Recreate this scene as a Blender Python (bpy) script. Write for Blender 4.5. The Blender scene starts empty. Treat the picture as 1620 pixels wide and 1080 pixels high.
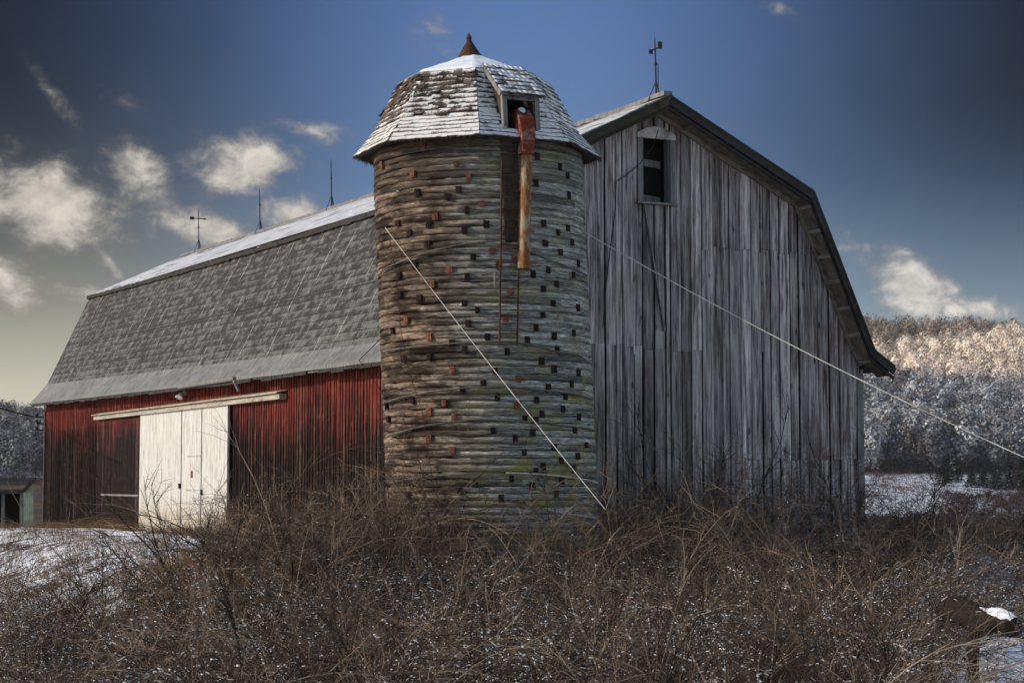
import bpy, bmesh, math, random
import numpy as np
from mathutils import Vector, Matrix
random.seed(7); RNG = np.random.default_rng(11)
sc = bpy.context.scene
COL = sc.collection

# ------------------------------------------------------------------ camera, sky, sun, exposure
F, PIT = 2909.46, 0.0757            # focal length in photo pixels (1620 wide), upward pitch
cd = bpy.data.cameras.new('camera'); CAM = bpy.data.objects.new('camera', cd); COL.objects.link(CAM)
cd.sensor_width = 36.0; cd.lens = F / 1620 * 36; cd.clip_end = 8000; cd.clip_start = 0.1
CAM.rotation_euler = (math.pi / 2 + PIT, 0, 0); sc.camera = CAM
cd.dof.use_dof = True; cd.dof.focus_distance = 38; cd.dof.aperture_fstop = 4.0
sc.view_settings.view_transform = 'Standard'; sc.view_settings.look = 'None'
sc.view_settings.exposure = 0.4; sc.view_settings.gamma = 1.0
SUN_EL = math.radians(24); SUN_AZ = math.radians(-97)   # azimuth from +Y towards +X
sl = bpy.data.lights.new('sun', 'SUN'); sl.energy = 3.2; sl.angle = math.radians(0.5); sl.color = (1.0, 0.88, 0.72)
so = bpy.data.objects.new('sun', sl); COL.objects.link(so)
SUN_DIR = Vector((math.sin(SUN_AZ) * math.cos(SUN_EL), math.cos(SUN_AZ) * math.cos(SUN_EL), math.sin(SUN_EL)))
so.rotation_euler = SUN_DIR.to_track_quat('Z', 'Y').to_euler()
SKY_STRENGTH = 0.135


class NT:
    """small helper for writing node trees"""
    def __init__(s, tree): s.t = tree; s.n = tree.nodes; s.l = tree.links
    def new(s, typ, **kw):
        nd = s.n.new(typ)
        for k, v in kw.items(): setattr(nd, k, v)
        return nd
    def put(s, sock, v):
        if v is None: return
        if isinstance(v, bpy.types.NodeSocket): s.l.new(v, sock)
        elif isinstance(v, (tuple, list)):
            sock.default_value = tuple(v) if len(v) == len(sock.default_value) else tuple(v) + (1.0,)
        else: sock.default_value = v
    def m(s, op, a, b=None, c=None, clamp=False):
        nd = s.new('ShaderNodeMath', operation=op, use_clamp=clamp)
        for i, v in enumerate((a, b, c)): s.put(nd.inputs[i], v)
        return nd.outputs[0]
    def add(s, a, b): return s.m('ADD', a, b)
    def mul(s, a, b): return s.m('MULTIPLY', a, b)
    def sub(s, a, b): return s.m('SUBTRACT', a, b)
    def step(s, v, lo, hi):
        nd = s.new('ShaderNodeMapRange', interpolation_type='SMOOTHSTEP')
        s.put(nd.inputs[0], v); s.put(nd.inputs[1], lo); s.put(nd.inputs[2], hi)
        return nd.outputs[0]
    def mix(s, f, a, b, mode='MIX'):
        nd = s.new('ShaderNodeMix', data_type='RGBA', blend_type=mode)
        s.put(nd.inputs[0], f); s.put(nd.inputs[6], a); s.put(nd.inputs[7], b)
        return nd.outputs[2]
    def ramp(s, f, stops):
        nd = s.new('ShaderNodeValToRGB'); e = nd.color_ramp.elements
        while len(e) < len(stops): e.new(0.5)
        for i, (p, c) in enumerate(stops):
            e[i].position = p; e[i].color = tuple(c) + (1,) if len(c) == 3 else c
        s.put(nd.inputs[0], f); return nd.outputs[0]
    def noise(s, v, scale=5, det=4, rough=0.55, dist=0.0):
        nd = s.new('ShaderNodeTexNoise'); s.put(nd.inputs['Vector'], v)
        for k, x in (('Scale', scale), ('Detail', det), ('Roughness', rough), ('Distortion', dist)): s.put(nd.inputs[k], x)
        return nd.outputs[0]
    def vor(s, v, scale=5, feature='F1', rnd=1.0, out=0):
        nd = s.new('ShaderNodeTexVoronoi', feature=feature); s.put(nd.inputs['Vector'], v)
        s.put(nd.inputs['Scale'], scale); s.put(nd.inputs['Randomness'], rnd); return nd.outputs[out]
    def sep(s, v):
        nd = s.new('ShaderNodeSeparateXYZ'); s.put(nd.inputs[0], v); return nd.outputs
    def comb(s, x=0., y=0., z=0.):
        nd = s.new('ShaderNodeCombineXYZ')
        for i, v in enumerate((x, y, z)): s.put(nd.inputs[i], v)
        return nd.outputs[0]
    def sc3(s, v, k):
        nd = s.new('ShaderNodeVectorMath', operation='MULTIPLY'); s.put(nd.inputs[0], v); s.put(nd.inputs[1], k)
        return nd.outputs[0]
    def coord(s, which='Object'): return s.new('ShaderNodeTexCoord').outputs[which]
    def pos(s): return s.new('ShaderNodeNewGeometry').outputs['Position']
    def nrm(s): return s.new('ShaderNodeNewGeometry').outputs['Normal']
    def att(s, name): return s.new('ShaderNodeAttribute', attribute_name=name).outputs['Fac']
    def attc(s, name): return s.new('ShaderNodeAttribute', attribute_name=name).outputs['Color']


def material(name, fn):
    mt = bpy.data.materials.new(name); mt.use_nodes = True
    t = NT(mt.node_tree); b = t.n['Principled BSDF']
    b.inputs['Roughness'].default_value = 0.85; b.inputs['Specular IOR Level'].default_value = 0.10
    r = fn(t)                      # -> dict(color=, rough=, metal=, bump=, bdist=)
    if not isinstance(r, dict): r = dict(color=r)
    t.put(b.inputs['Base Color'], r['color']); t.put(b.inputs['Roughness'], r.get('rough'))
    t.put(b.inputs['Metallic'], r.get('metal'))
    if r.get('bump') is not None:
        bp = t.new('ShaderNodeBump'); t.put(bp.inputs['Strength'], r.get('bstr', 0.6)); t.put(bp.inputs['Distance'], r.get('bdist', 0.02))
        t.put(bp.inputs['Height'], r['bump']); t.l.new(bp.outputs[0], b.inputs['Normal'])
    return mt


def build_world():
    w = bpy.data.worlds.new('World'); sc.world = w; w.use_nodes = True
    t = NT(w.node_tree); bg = t.n['Background']; bg.inputs[1].default_value = SKY_STRENGTH
    sky = t.new('ShaderNodeTexSky', sky_type='NISHITA'); sky.sun_disc = False
    sky.sun_elevation = SUN_EL; sky.sun_rotation = SUN_AZ; sky.altitude = 400; sky.air_density = 1.0; sky.dust_density = 0.6
    d = t.coord('Generated'); x, y, z = t.sep(d)
    az = t.m('ARCTAN2', x, y)
    s_ = t.m('DIVIDE', az, 0.275)                       # -1 .. 1 is the part of the sky behind the barn
    el = t.m('ARCSINE', z)
    wob = t.noise(t.comb(t.mul(az, 9), t.mul(el, 9), 3.1), 1.0, 3, 0.5)
    tt = t.m('DIVIDE', el, 0.26)
    base = t.ramp(t.m('MULTIPLY', tt, 0.8), [(0.0, (.78, .78, .68)), (0.14, (.54, .61, .61)), (0.30, (.27, .385, .49)), (0.5, (.135, .235, .43)), (0.8, (.095, .18, .40)), (1, (.075, .15, .35))])
    # deep, unevenly lit winter sky: brightest above the silo, darker away from it
    sd = t.sub(s_, 0.02)
    sw = t.m('DIVIDE', sd, t.add(0.54, t.mul(wob, 0.16)))
    fall = t.m('EXPONENT', t.mul(t.mul(sw, sw), -1.0))
    fall = t.add(t.mul(fall, 0.985), 0.015)
    low = t.step(tt, 0.08, 0.8)
    fall = t.add(fall, t.mul(t.sub(1.0, fall), t.mul(t.sub(1.0, low), 0.9)))
    fc = t.new('ShaderNodeCombineColor')
    for i in range(3): t.put(fc.inputs[i], fall)
    grad = t.mix(1.0, base, fc.outputs[0], 'MULTIPLY')
    lefty = t.mul(t.mul(t.step(s_, -0.30, -0.95), t.step(tt, 0.95, 0.30)), 0.85)
    bw = t.new('ShaderNodeRGBToBW'); t.put(bw.inputs[0], grad)
    fb = t.new('ShaderNodeCombineColor')
    for i, k in enumerate((1.16, 1.08, 0.80)): t.put(fb.inputs[i], t.mul(bw.outputs[0], k))
    grad = t.mix(lefty, grad, fb.outputs[0])
    # clouds: soft ellipses broken up by warped noise, in azimuth / elevation
    P = t.comb(t.mul(az, 22), t.mul(el, 30), 0.0)
    wn = t.new('ShaderNodeTexNoise'); t.put(wn.inputs['Vector'], P); wn.inputs['Scale'].default_value = 1.1; wn.inputs['Detail'].default_value = 4
    off = t.sc3(wn.outputs[1], (.55, .55, 0))
    Pa = t.new('ShaderNodeVectorMath', operation='ADD'); t.put(Pa.inputs[0], P); t.put(Pa.inputs[1], off)
    n1 = t.noise(Pa.outputs[0], 1.9, 10, 0.66)
    CL = [(66, 335, 105, 62, 15, 1.25), (5, 455, 62, 42, 20, 1.1), (120, 475, 90, 24, 8, .62), (222, 290, 66, 42, 50, .95), (385, 262, 88, 44, -8, 1.15),
          (330, 365, 130, 30, 10, .98), (455, 338, 70, 30, 0, .95), (492, 208, 62, 22, 10, .72), (684, 36, 66, 36, 20, .50), (72, 160, 68, 15, 52, .52),
          (168, 420, 44, 10, 50, .72), (1448, 462, 72, 40, 26, 1.25), (1545, 497, 75, 20, 6, 1.1), (1352, 402, 52, 22, 30, .66), (180, 160, 60, 20, 30, .5), (1230, 5, 60, 14, 30, .5)]
    tot = None
    for (cx, cy, rx, ry, rot, k) in CL:
        a0 = math.atan((cx - 810) / F); e0 = math.atan((760 - cy) / F)
        c, s = math.cos(math.radians(rot)), math.sin(math.radians(rot))
        dx = t.sub(az, a0); dy = t.sub(e0, el)
        u = t.mul(t.add(t.mul(dx, c), t.mul(dy, s)), F / rx); v = t.mul(t.sub(t.mul(dy, c), t.mul(dx, s)), F / ry)
        g = t.mul(t.m('EXPONENT', t.mul(t.add(t.mul(u, u), t.mul(v, v)), -0.72)), k)
        tot = g if tot is None else t.m('MAXIMUM', tot, g)
    dens = t.add(tot, t.mul(t.sub(n1, 0.46), 1.9))
    dens = t.step(dens, 0.28, 1.22)
    dens = t.mul(dens, t.step(tot, 0.03, 0.34))
    n2 = t.noise(Pa.outputs[0], 2.6, 5, 0.6)
    ccol = t.ramp(t.add(t.mul(dens, 0.6), t.mul(t.sub(n2, 0.45), 1.0)), [(0.1, (.20, .185, .175)), (0.40, (.42, .385, .34)), (0.76, (.78, .72, .63))])
    warm = t.step(s_, 0.2, 0.7)
    ccol = t.mix(warm, ccol, t.mix(1.0, ccol, (1.12, 1.13, 1.17, 1), 'MULTIPLY'))
    view = t.mix(t.mul(dens, 0.88), grad, ccol)
    vs = t.sc3(view, (.76 / SKY_STRENGTH,) * 3)
    front = t.mul(t.mul(t.step(y, 0.72, 0.9), t.step(z, 0.62, 0.4)), t.step(z, -0.2, -0.05))
    fin = t.mix(front, sky.outputs[0], vs)
    t.l.new(fin, bg.inputs[0])
build_world()

# ------------------------------------------------------------------ helpers
cP, sP = math.cos(PIT), math.sin(PIT)
def ray(px, py):
    a, b = (px - 810) / F, -(py - 540) / F
    return Vector((a, cP - b * sP, sP + b * cP))
def at(px, py, depth):
    r = ray(px, py); return r * (depth / r.y)
def hit(px, py, p0, n):
    r = ray(px, py); return r * (Vector(p0).dot(n) / r.dot(n))

def mesh_np(name, V, Fq, mat=None, attrs=None, uv=None, smooth=False, midx=None):
    me = bpy.data.meshes.new(name); V = np.asarray(V, np.float32); Fq = np.asarray(Fq, np.int32)
    n, k = Fq.shape
    me.vertices.add(len(V)); me.vertices.foreach_set('co', V.ravel())
    me.loops.add(n * k); me.loops.foreach_set('vertex_index', Fq.ravel())
    me.polygons.add(n); me.polygons.foreach_set('loop_start', np.arange(0, n * k, k, dtype=np.int32))
    me.polygons.foreach_set('loop_total', np.full(n, k, np.int32))
    if smooth: me.polygons.foreach_set('use_smooth', np.ones(n, bool))
    for m_ in (mat if isinstance(mat, (list, tuple)) else [mat]):
        if m_: me.materials.append(m_)
    if midx is not None: me.polygons.foreach_set('material_index', np.asarray(midx, np.int32))
    for nm, a in (attrs or {}).items():
        a = np.asarray(a, np.float32)
        if a.ndim == 1: me.attributes.new(nm, 'FLOAT', 'POINT').data.foreach_set('value', a)
        else: me.attributes.new(nm, 'FLOAT_COLOR', 'POINT').data.foreach_set('color', np.c_[a, np.ones(len(a))].astype(np.float32).ravel())
    if uv is not None:
        me.uv_layers.new(name='UVMap').data.foreach_set('uv', np.asarray(uv, np.float32)[Fq.ravel()].ravel())
    me.update(calc_edges=True); me.validate()
    return me

def link(name, me, parent=None, loc=None):
    o = bpy.data.objects.new(name, me); COL.objects.link(o)
    if parent: o.parent = parent
    if loc is not None: o.location = loc
    return o

def tag(o, label=None, cat=None, group=None, kind=None):
    for k, v in (('label', label), ('category', cat), ('group', group), ('kind', kind)):
        if v: o[k] = v
    return o

def empty(name, loc, rz=0.0):
    o = bpy.data.objects.new(name, None); COL.objects.link(o); o.location = loc; o.rotation_euler = (0, 0, rz)
    o.empty_display_size = 0.3; return o

class MB:
    """collects boxes, slabs and tubes for ONE mesh object"""
    def __init__(s): s.v = []; s.f = []; s.r = []
    def quadbox(s, c8, rnd=None):
        """8 corners: bottom ring 0-3, top ring 4-7"""
        b = len(s.v); s.v += [tuple(p) for p in c8]
        s.r += [random.random() if rnd is None else rnd] * 8
        s.f += [(b, b+3, b+2, b+1), (b+4, b+5, b+6, b+7), (b, b+1, b+5, b+4), (b+1, b+2, b+6, b+5), (b+2, b+3, b+7, b+6), (b+3, b, b+4, b+7)]
    def box(s, lo, hi, rnd=None):
        (a, b, c), (d, e, f) = lo, hi
        s.quadbox([(a, b, c), (d, b, c), (d, e, c), (a, e, c), (a, b, f), (d, b, f), (d, e, f), (a, e, f)], rnd)
    def bar(s, p, q, w, h, up=(0, 0, 1), rnd=None):
        p, q = Vector(p), Vector(q); d = (q - p).normalized(); x = d.cross(Vector(up))
        if x.length < 1e-4: x = d.cross(Vector((1, 0, 0)))
        x.normalize(); y = x.cross(d).normalized(); x *= w / 2; y *= h / 2
        s.quadbox([p - x - y, p + x - y, q + x - y, q - x - y, p - x + y, p + x + y, q + x + y, q - x + y], rnd)
    def tube(s, pts, r, n=8, cap=True, rnd=None, phase=0.0):
        pts = [Vector(p) for p in pts]; rs = r if isinstance(r, (list, tuple)) else [r] * len(pts)
        b0 = len(s.v); rr = random.random() if rnd is None else rnd; ref = None
        for i, p in enumerate(pts):
            d = (pts[min(i+1, len(pts)-1)] - pts[max(i-1, 0)]).normalized()
            if ref is None:
                ref = d.cross(Vector((0, 0, 1)))
                if ref.length < 1e-3: ref = d.cross(Vector((1, 0, 0)))
            x = (ref - d * ref.dot(d)).normalized(); ref = x; y = d.cross(x)
            for k in range(n):
                a = 2 * math.pi * k / n + phase; s.v.append(tuple(p + (x * math.cos(a) + y * math.sin(a)) * rs[i])); s.r.append(rr)
        for i in range(len(pts) - 1):
            for k in range(n):
                a = b0 + i*n + k; c = b0 + i*n + (k+1) % n; s.f.append((a, c, c + n, a + n))
        if cap:
            s.f.append(tuple(b0 + k for k in range(n))[::-1]); e = b0 + (len(pts)-1)*n; s.f.append(tuple(e + k for k in range(n)))
    def poly(s, pts, rnd=None):
        b = len(s.v); s.v += [tuple(p) for p in pts]; s.r += [random.random() if rnd is None else rnd] * len(pts); s.f.append(tuple(range(b, b + len(pts))))
    def build(s, name, mat, parent=None, smooth=False):
        me = bpy.data.meshes.new(name); me.from_pydata(s.v, [], s.f); me.materials.append(mat)
        me.attributes.new('rnd', 'FLOAT', 'POINT').data.foreach_set('value', np.array(s.r, np.float32))
        if smooth:
            for p in me.polygons: p.use_smooth = True
        me.update(); return link(name, me, parent)

def sstep(a, b, x):
    t = np.clip((x - a) / (b - a), 0, 1); return t * t * (3 - 2 * t)

# value noise in 2-D for terrain and warps
_T = RNG.random((256, 256))
def vnoise(x, y):
    x = np.asarray(x, float); y = np.asarray(y, float); xi = np.floor(x).astype(int); yi = np.floor(y).astype(int); fx = x - xi; fy = y - yi
    fx = fx*fx*(3-2*fx); fy = fy*fy*(3-2*fy); g = lambda i, j: _T[(xi+i) % 256, (yi+j) % 256]
    return (g(0,0)*(1-fx)+g(1,0)*fx)*(1-fy)+(g(0,1)*(1-fx)+g(1,1)*fx)*fy
def fbm(x, y, o=4):
    r = 0; a = .5
    for i in range(o): r = r + a * vnoise(x * 2**i + 17*i, y * 2**i + 31*i); a *= .5
    return r

# ------------------------------------------------------------------ barn frame of reference
TH = 1.1185
OX, OY = 3.4563, 39.9681
U = Vector((math.sin(TH), math.cos(TH), 0)); Vv = Vector((-math.cos(TH), math.sin(TH), 0)); O = Vector((OX, OY, 0))
LEN = 38.79
PROF = [(-6.0, 2.59, 3.08), (-5.42, 2.96, 3.74), (-3.7765, 6.539, 7.31), (0, 8.391, 9.09), (3.7765, 6.539, 7.31), (5.42, 2.96, 3.74), (6.0, 2.59, 3.08)]
OV = 0.62; WX = 5.52               # rake overhang, half width of the walls
ROTZ = math.atan2(U.y, U.x)        # barn local: x across the gable, y along the ridge (away), z up
def bl(p):                         # world -> barn local
    d = Vector(p) - O; return Vector((d.dot(U), d.dot(Vv), d.z))
def prof_z(a, l):                  # roof surface height
    sag = -0.10 * math.sin(math.pi * min(max(l / LEN, 0), 1)) * (1 if abs(a) < 4 else .35)
    for i in range(6):
        a0, h0, g0 = PROF[i]; a1, h1, g1 = PROF[i+1]
        if a <= a1 or i == 5:
            k = (a - a0) / (a1 - a0); f = l / LEN
            return (h0 + (g0-h0)*f) * (1-k) + (h1 + (g1-h1)*f) * k + sag

# ------------------------------------------------------------------ materials
def m_gable(t):
    o = t.coord(); x, y, z = t.sep(o); r = t.att('rnd'); xx = t.add(x, y)
    s1 = t.noise(t.comb(t.add(t.mul(xx, 14), t.mul(r, 60)), t.mul(z, .55), r), 1, 6, .65)
    s2 = t.noise(t.comb(t.add(t.mul(xx, 70), t.mul(r, 60)), t.mul(z, 2.2), r), 1, 4, .6)
    s3 = t.noise(t.comb(t.mul(xx, .45), t.mul(z, .45), 0.), 1, 4, .6)
    g = t.add(t.mul(s1, .65), t.mul(s2, .35))
    c = t.ramp(g, [(.33, (.018, .015, .014)), (.43, (.15, .130, .126)), (.52, (.40, .352, .342)), (.68, (.84, .755, .735))])
    c = t.mix(1, c, t.ramp(r, [(0, (.42, .41, .41)), (.3, (.72, .71, .71)), (.7, (1.0, .98, .98)), (1, (1.3, 1.27, 1.26))]), 'MULTIPLY')
    # lower boards by the silo are darker with a green cast
    lw = t.mul(t.step(z, 3.6, .2), t.step(x, 2.5, -2.0)); lw = t.mul(lw, t.add(.35, s3))
    c = t.mix(lw, c, t.mix(1, c, (.60, .64, .56, 1), 'MULTIPLY'))
    v = t.vor(t.comb(t.add(t.mul(xx, 4.2), t.mul(r, 9)), t.mul(z, 1.5), r), 1, out=0)
    kn = t.mul(t.step(v, .17, .07), t.step(s3, .40, .55))
    c = t.mix(t.mul(kn, .85), c, (.030, .016, .013, 1))
    # leftovers of red paint
    pn = t.noise(t.comb(t.add(t.mul(xx, 5), t.mul(r, 30)), t.mul(z, .7), 4.), 1, 5, .65)
    edge = t.add(t.mul(t.step(x, 2.6, 5.2), .10), t.mul(t.step(z, 3.5, 8.), .07))
    pm = t.step(t.add(pn, edge), .57, .70)
    c = t.mix(t.mul(pm, .55), c, (.10, .028, .022, 1))
    drk = t.step(t.noise(t.comb(t.mul(xx, 3), t.mul(z, .5), 9.), 1, 4, .6), .55, .75)
    c = t.mix(t.mul(drk, .45), c, (.025, .022, .022, 1))
    return dict(color=c, bump=g, bstr=.7, bdist=.02)

def m_redwall(t):
    o = t.coord(); x, y, z = t.sep(o); r = t.att('rnd')
    s1 = t.noise(t.comb(t.add(t.mul(y, 9), t.mul(r, 40)), t.mul(z, .45), 1.), 1, 7, .72)
    s2 = t.noise(t.comb(t.add(t.mul(y, 22), t.mul(r, 40)), t.mul(z, 2.2), 2.), 1, 5, .65)
    s3 = t.noise(t.comb(t.mul(y, .35), t.mul(z, .5), 5.), 1, 3, .5)
    top = t.add(t.mul(t.sub(z, 1.25), .42), t.add(t.mul(t.sub(s1, .5), 2.6), t.mul(t.sub(s3, .5), 1.3)))
    near = t.mul(t.step(y, 22, 0), .18)
    pm = t.step(t.add(top, near), .02, .60)
    red = t.ramp(s2, [(.28, (.035, .006, .005)), (.5, (.125, .018, .013)), (.72, (.24, .055, .036))])
    wood = t.ramp(s2, [(.28, (.004, .0020, .0018)), (.52, (.009, .0042, .0036)), (.66, (.024, .011, .008)), (.85, (.13, .065, .045))])
    c = t.mix(pm, wood, red)
    fl = t.step(t.add(s2, t.mul(r, .12)), .66, .78)
    c = t.mix(t.mul(fl, .5), c, (.34, .14, .09, 1))
    pale = t.mul(t.step(r, .88, .93), t.step(s2, .35, .6))
    c = t.mix(t.mul(pale, .35), c, (.16, .10, .07, 1))
    return dict(color=c, bump=s2, bstr=.5, bdist=.015)

def m_silo(t):
    u, v, _ = t.sep(t.coord('UV')); r = t.att('rnd')     # u: metres round the wall (0 = towards the camera), v: height
    s1 = t.noise(t.comb(t.add(t.mul(u, 1.1), t.mul(r, 30)), t.mul(v, 27), r), 1, 6, .72)
    s2 = t.noise(t.comb(t.add(t.mul(u, 7), t.mul(r, 30)), t.mul(v, 60), r), 1, 4, .65)
    big = t.noise(t.comb(t.mul(u, .6), t.mul(v, .8), 2.), 1, 4, .6)
    g = t.add(t.mul(s1, .5), t.mul(s2, .5))
    c = t.ramp(g, [(.33, (.018, .015, .014)), (.44, (.10, .094, .088)), (.53, (.265, .255, .24)), (.69, (.62, .605, .58))])
    c = t.mix(1, c, t.ramp(r, [(0, (.45, .44, .43)), (.3, (.8, .79, .78)), (.75, (1.05, 1.04, 1.02)), (1, (1.35, 1.33, 1.3))]), 'MULTIPLY')
    pk = t.step(t.noise(t.comb(t.mul(u, 1.6), t.mul(v, 7.8), 21.), 1, 6, .72), .50, .62)
    c = t.mix(t.mul(pk, .6), c, t.mix(1, c, (2.3, 2.28, 2.22, 1), 'MULTIPLY'))
    # left-side shade painted into the wood as brown tint and dark blotches
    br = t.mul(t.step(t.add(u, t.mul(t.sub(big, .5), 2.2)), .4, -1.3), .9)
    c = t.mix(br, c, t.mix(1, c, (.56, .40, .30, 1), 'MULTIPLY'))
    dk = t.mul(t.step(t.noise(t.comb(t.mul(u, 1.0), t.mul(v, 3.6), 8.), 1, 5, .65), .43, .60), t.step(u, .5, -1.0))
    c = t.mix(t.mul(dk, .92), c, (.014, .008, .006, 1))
    up = t.mul(t.step(v, 4.9, 6.2), .5)  # shade under the eave painted into the top of the wall
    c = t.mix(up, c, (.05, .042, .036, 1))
    # lichen
    ln = t.noise(t.comb(t.mul(u, 1.6), t.mul(v, 2.2), 11.), 1, 6, .7)
    lm = t.mul(t.step(ln, .46, .64), t.mul(t.step(u, -.9, .8), t.add(.40, t.step(v, 3.0, -.5))))
    c = t.mix(t.mul(lm, .78), c, (.27, .24, .05, 1))
    lo = t.mul(t.step(ln, .60, .67), t.mul(t.step(u, .1, .7), t.step(v, 3.5, 0.)))
    c = t.mix(t.mul(lo, .6), c, (.42, .26, .03, 1))
    ck = t.noise(t.comb(t.mul(u, 1.5), t.mul(v, 75), 31.), 1, 3, .6)
    c = t.mix(t.mul(t.step(ck, .56, .66), .75), c, (.022, .018, .015, 1))
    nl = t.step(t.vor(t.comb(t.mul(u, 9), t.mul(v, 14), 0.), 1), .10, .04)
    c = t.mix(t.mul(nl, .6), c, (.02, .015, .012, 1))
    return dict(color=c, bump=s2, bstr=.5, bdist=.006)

def m_slate(t):
    u, v, _ = t.sep(t.coord('UV'))                  # metres along the ridge, metres up the slope
    n1 = t.noise(t.comb(t.add(t.mul(u, 2.3), t.mul(v, 1.2)), t.mul(v, 4.6), 0.), 1, 7, .72, .5)
    n2 = t.noise(t.comb(t.mul(u, .22), t.mul(v, .3), 7.), 1, 3, .5)
    cells = t.vor(t.comb(t.add(t.mul(u, 2.0), t.mul(v, .7)), t.mul(v, 4.2), 0.), 1, rnd=.9)
    fine = t.noise(t.comb(t.mul(u, 16), t.mul(v, 5), 3.), 1, 4, .7)
    row = t.m('FLOOR', t.mul(v, 4.4)); fv = t.m('FRACT', t.mul(v, 4.4)); ush = t.add(t.mul(u, 2.9), t.mul(row, .5)); fu = t.m('ABSOLUTE', t.sub(t.m('FRACT', ush), .5))
    wnz = t.new('ShaderNodeTexWhiteNoise', noise_dimensions='3D'); t.put(wnz.inputs['Vector'], t.comb(t.m('FLOOR', ush), row, 0.)); cr_ = wnz.outputs['Value']
    d = t.add(t.add(t.mul(t.sub(cr_, .5), .32), t.mul(t.sub(.45, fv), .35)), t.mul(t.sub(n1, .47), 2.7))
    d = t.add(d, t.mul(t.sub(.50, cells), .25)); d = t.add(d, t.mul(t.sub(n2, .5), .5))
    d0_ = t.add(t.mul(t.sub(.50, cells), .45), t.add(t.mul(t.sub(n1, .47), 2.4), t.mul(t.sub(n2, .5), .5)))
    d = t.sub(d, t.add(t.mul(t.step(u, 12, -1), .16), t.mul(t.step(v, .8, 0), .15)))
    dk = t.step(d, -.30, .20)
    c = t.mix(dk, t.ramp(fine, [(.3, (.070, .070, .069)), (.7, (.160, .158, .154))]), t.ramp(fine, [(.3, (.014, .013, .014)), (.7, (.060, .056, .055))]))
    # snow caught in the joints that run up the slope
    wu = t.add(t.add(u, t.mul(v, .06)), t.mul(n2, .6)); fr = t.m('FRACT', t.mul(wu, .80)); cell = t.m('FLOOR', t.mul(wu, .80))
    ln = t.m('LESS_THAN', t.m('ABSOLUTE', t.sub(fr, .5)), .022)
    seg = t.noise(t.comb(t.mul(cell, 7.3), t.mul(v, .8), 0.), 1, 2, .5); dots = t.noise(t.comb(t.mul(cell, 3.1), t.mul(v, 9), 4.), 1, 2, .6)
    sm = t.mul(t.mul(ln, t.step(seg, .42, .56)), t.step(dots, .36, .52))
    c = t.mix(t.mul(t.mul(ln, t.step(seg, .50, .40)), .8), c, (.018, .018, .02, 1))
    c = t.mix(t.mul(sm, .42), c, (.50, .50, .50, 1))
    edge = t.m('MAXIMUM', t.step(fv, .12, .02), t.step(fu, .455, .495))
    c = t.mix(t.mul(edge, .62), c, (.016, .015, .016, 1))
    seam = t.m('ABSOLUTE', t.sub(t.add(v, t.mul(t.sub(n2, .5), .15)), 1.75))
    c = t.mix(t.mul(t.step(seam, .05, .015), .8), c, (.02, .02, .022, 1))
    return dict(color=c, bump=t.sub(t.mul(t.sub(1.0, fv), .8), edge), bstr=.6, bdist=.02)

def m_flare(t):
    u, v, _ = t.sep(t.coord('UV'))
    w = t.add(u, t.mul(v, -.5)); st = t.noise(t.comb(t.mul(w, 11), t.mul(v, 2.5), 0.), 1, 6, .75); n = t.noise(t.comb(t.mul(u, .5), v, 2.), 1, 4, .6)
    c = t.ramp(t.add(t.mul(st, .8), t.mul(n, .2)), [(.34, (.055, .055, .056)), (.5, (.155, .155, .155)), (.66, (.29, .29, .288))])
    return dict(color=c, bump=st, bstr=.5, bdist=.03)

def m_snow(t):
    p = t.pos(); n = t.noise(p, 3.0, 6, .65); n2 = t.noise(p, 22, 3, .6)
    return dict(color=t.ramp(n, [(.3, (.62, .65, .70)), (.7, (.84, .86, .90))]), rough=.7, bump=t.add(n, t.mul(n2, .3)), bstr=.5, bdist=.06)

def m_roofsnow(t):
    u, v, _ = t.sep(t.coord('UV')); n = t.noise(t.comb(t.mul(u, .35), t.mul(v, 3.0), 0.), 1, 6, .65); n2 = t.noise(t.comb(t.mul(u, 2), t.mul(v, 6), 5.), 1, 4, .6)
    top = t.add(n, t.mul(t.step(v, 3.0, 4.2), .14))
    c = t.mix(t.step(top, .51, .66), t.ramp(n2, [(.3, (.36, .37, .39)), (.7, (.56, .57, .60))]), (.13, .125, .13, 1))
    return dict(color=c, bump=t.add(n, n2), bstr=.4, bdist=.05)

def m_shingle(t):
    p = t.coord(); r = t.att('rnd'); sn = t.att('snow')
    n = t.noise(t.sc3(p, (3.2, 3.2, 5)), 1, 6, .68); f = t.noise(t.sc3(p, (30, 30, 30)), 1, 4, .65)
    base = t.ramp(t.add(t.mul(r, .6), t.mul(f, .4)), [(.2, (.030, .020, .018)), (.6, (.085, .062, .055)), (.9, (.15, .115, .10))])
    m_ = t.step(t.add(t.add(sn, t.mul(t.sub(n, .5), 1.0)), t.mul(t.sub(f, .5), .55)), .40, .60)
    c = t.mix(m_, base, (.70, .69, .70, 1))
    return dict(color=c, bump=f, bstr=.4, bdist=.01)

def plain(col, var=.35, sc_=8, streak=(1, 1, 1), rough=.85, bd=.01, dark=None, metal=0.0):
    def fn(t):
        p = t.sc3(t.coord(), streak); n = t.noise(p, sc_, 6, .65); n2 = t.noise(p, sc_ * .22, 3, .6)
        k = t.add(t.mul(n, .6), t.mul(n2, .4))
        lo = tuple(c * (1 - var) for c in col); hi = tuple(min(1, c * (1 + var)) for c in col)
        c = t.ramp(k, [(.32, dark or lo), (.5, col), (.68, hi)])
        return dict(color=c, rough=rough, bump=n, bstr=.4, bdist=bd, metal=metal)
    return fn

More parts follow.
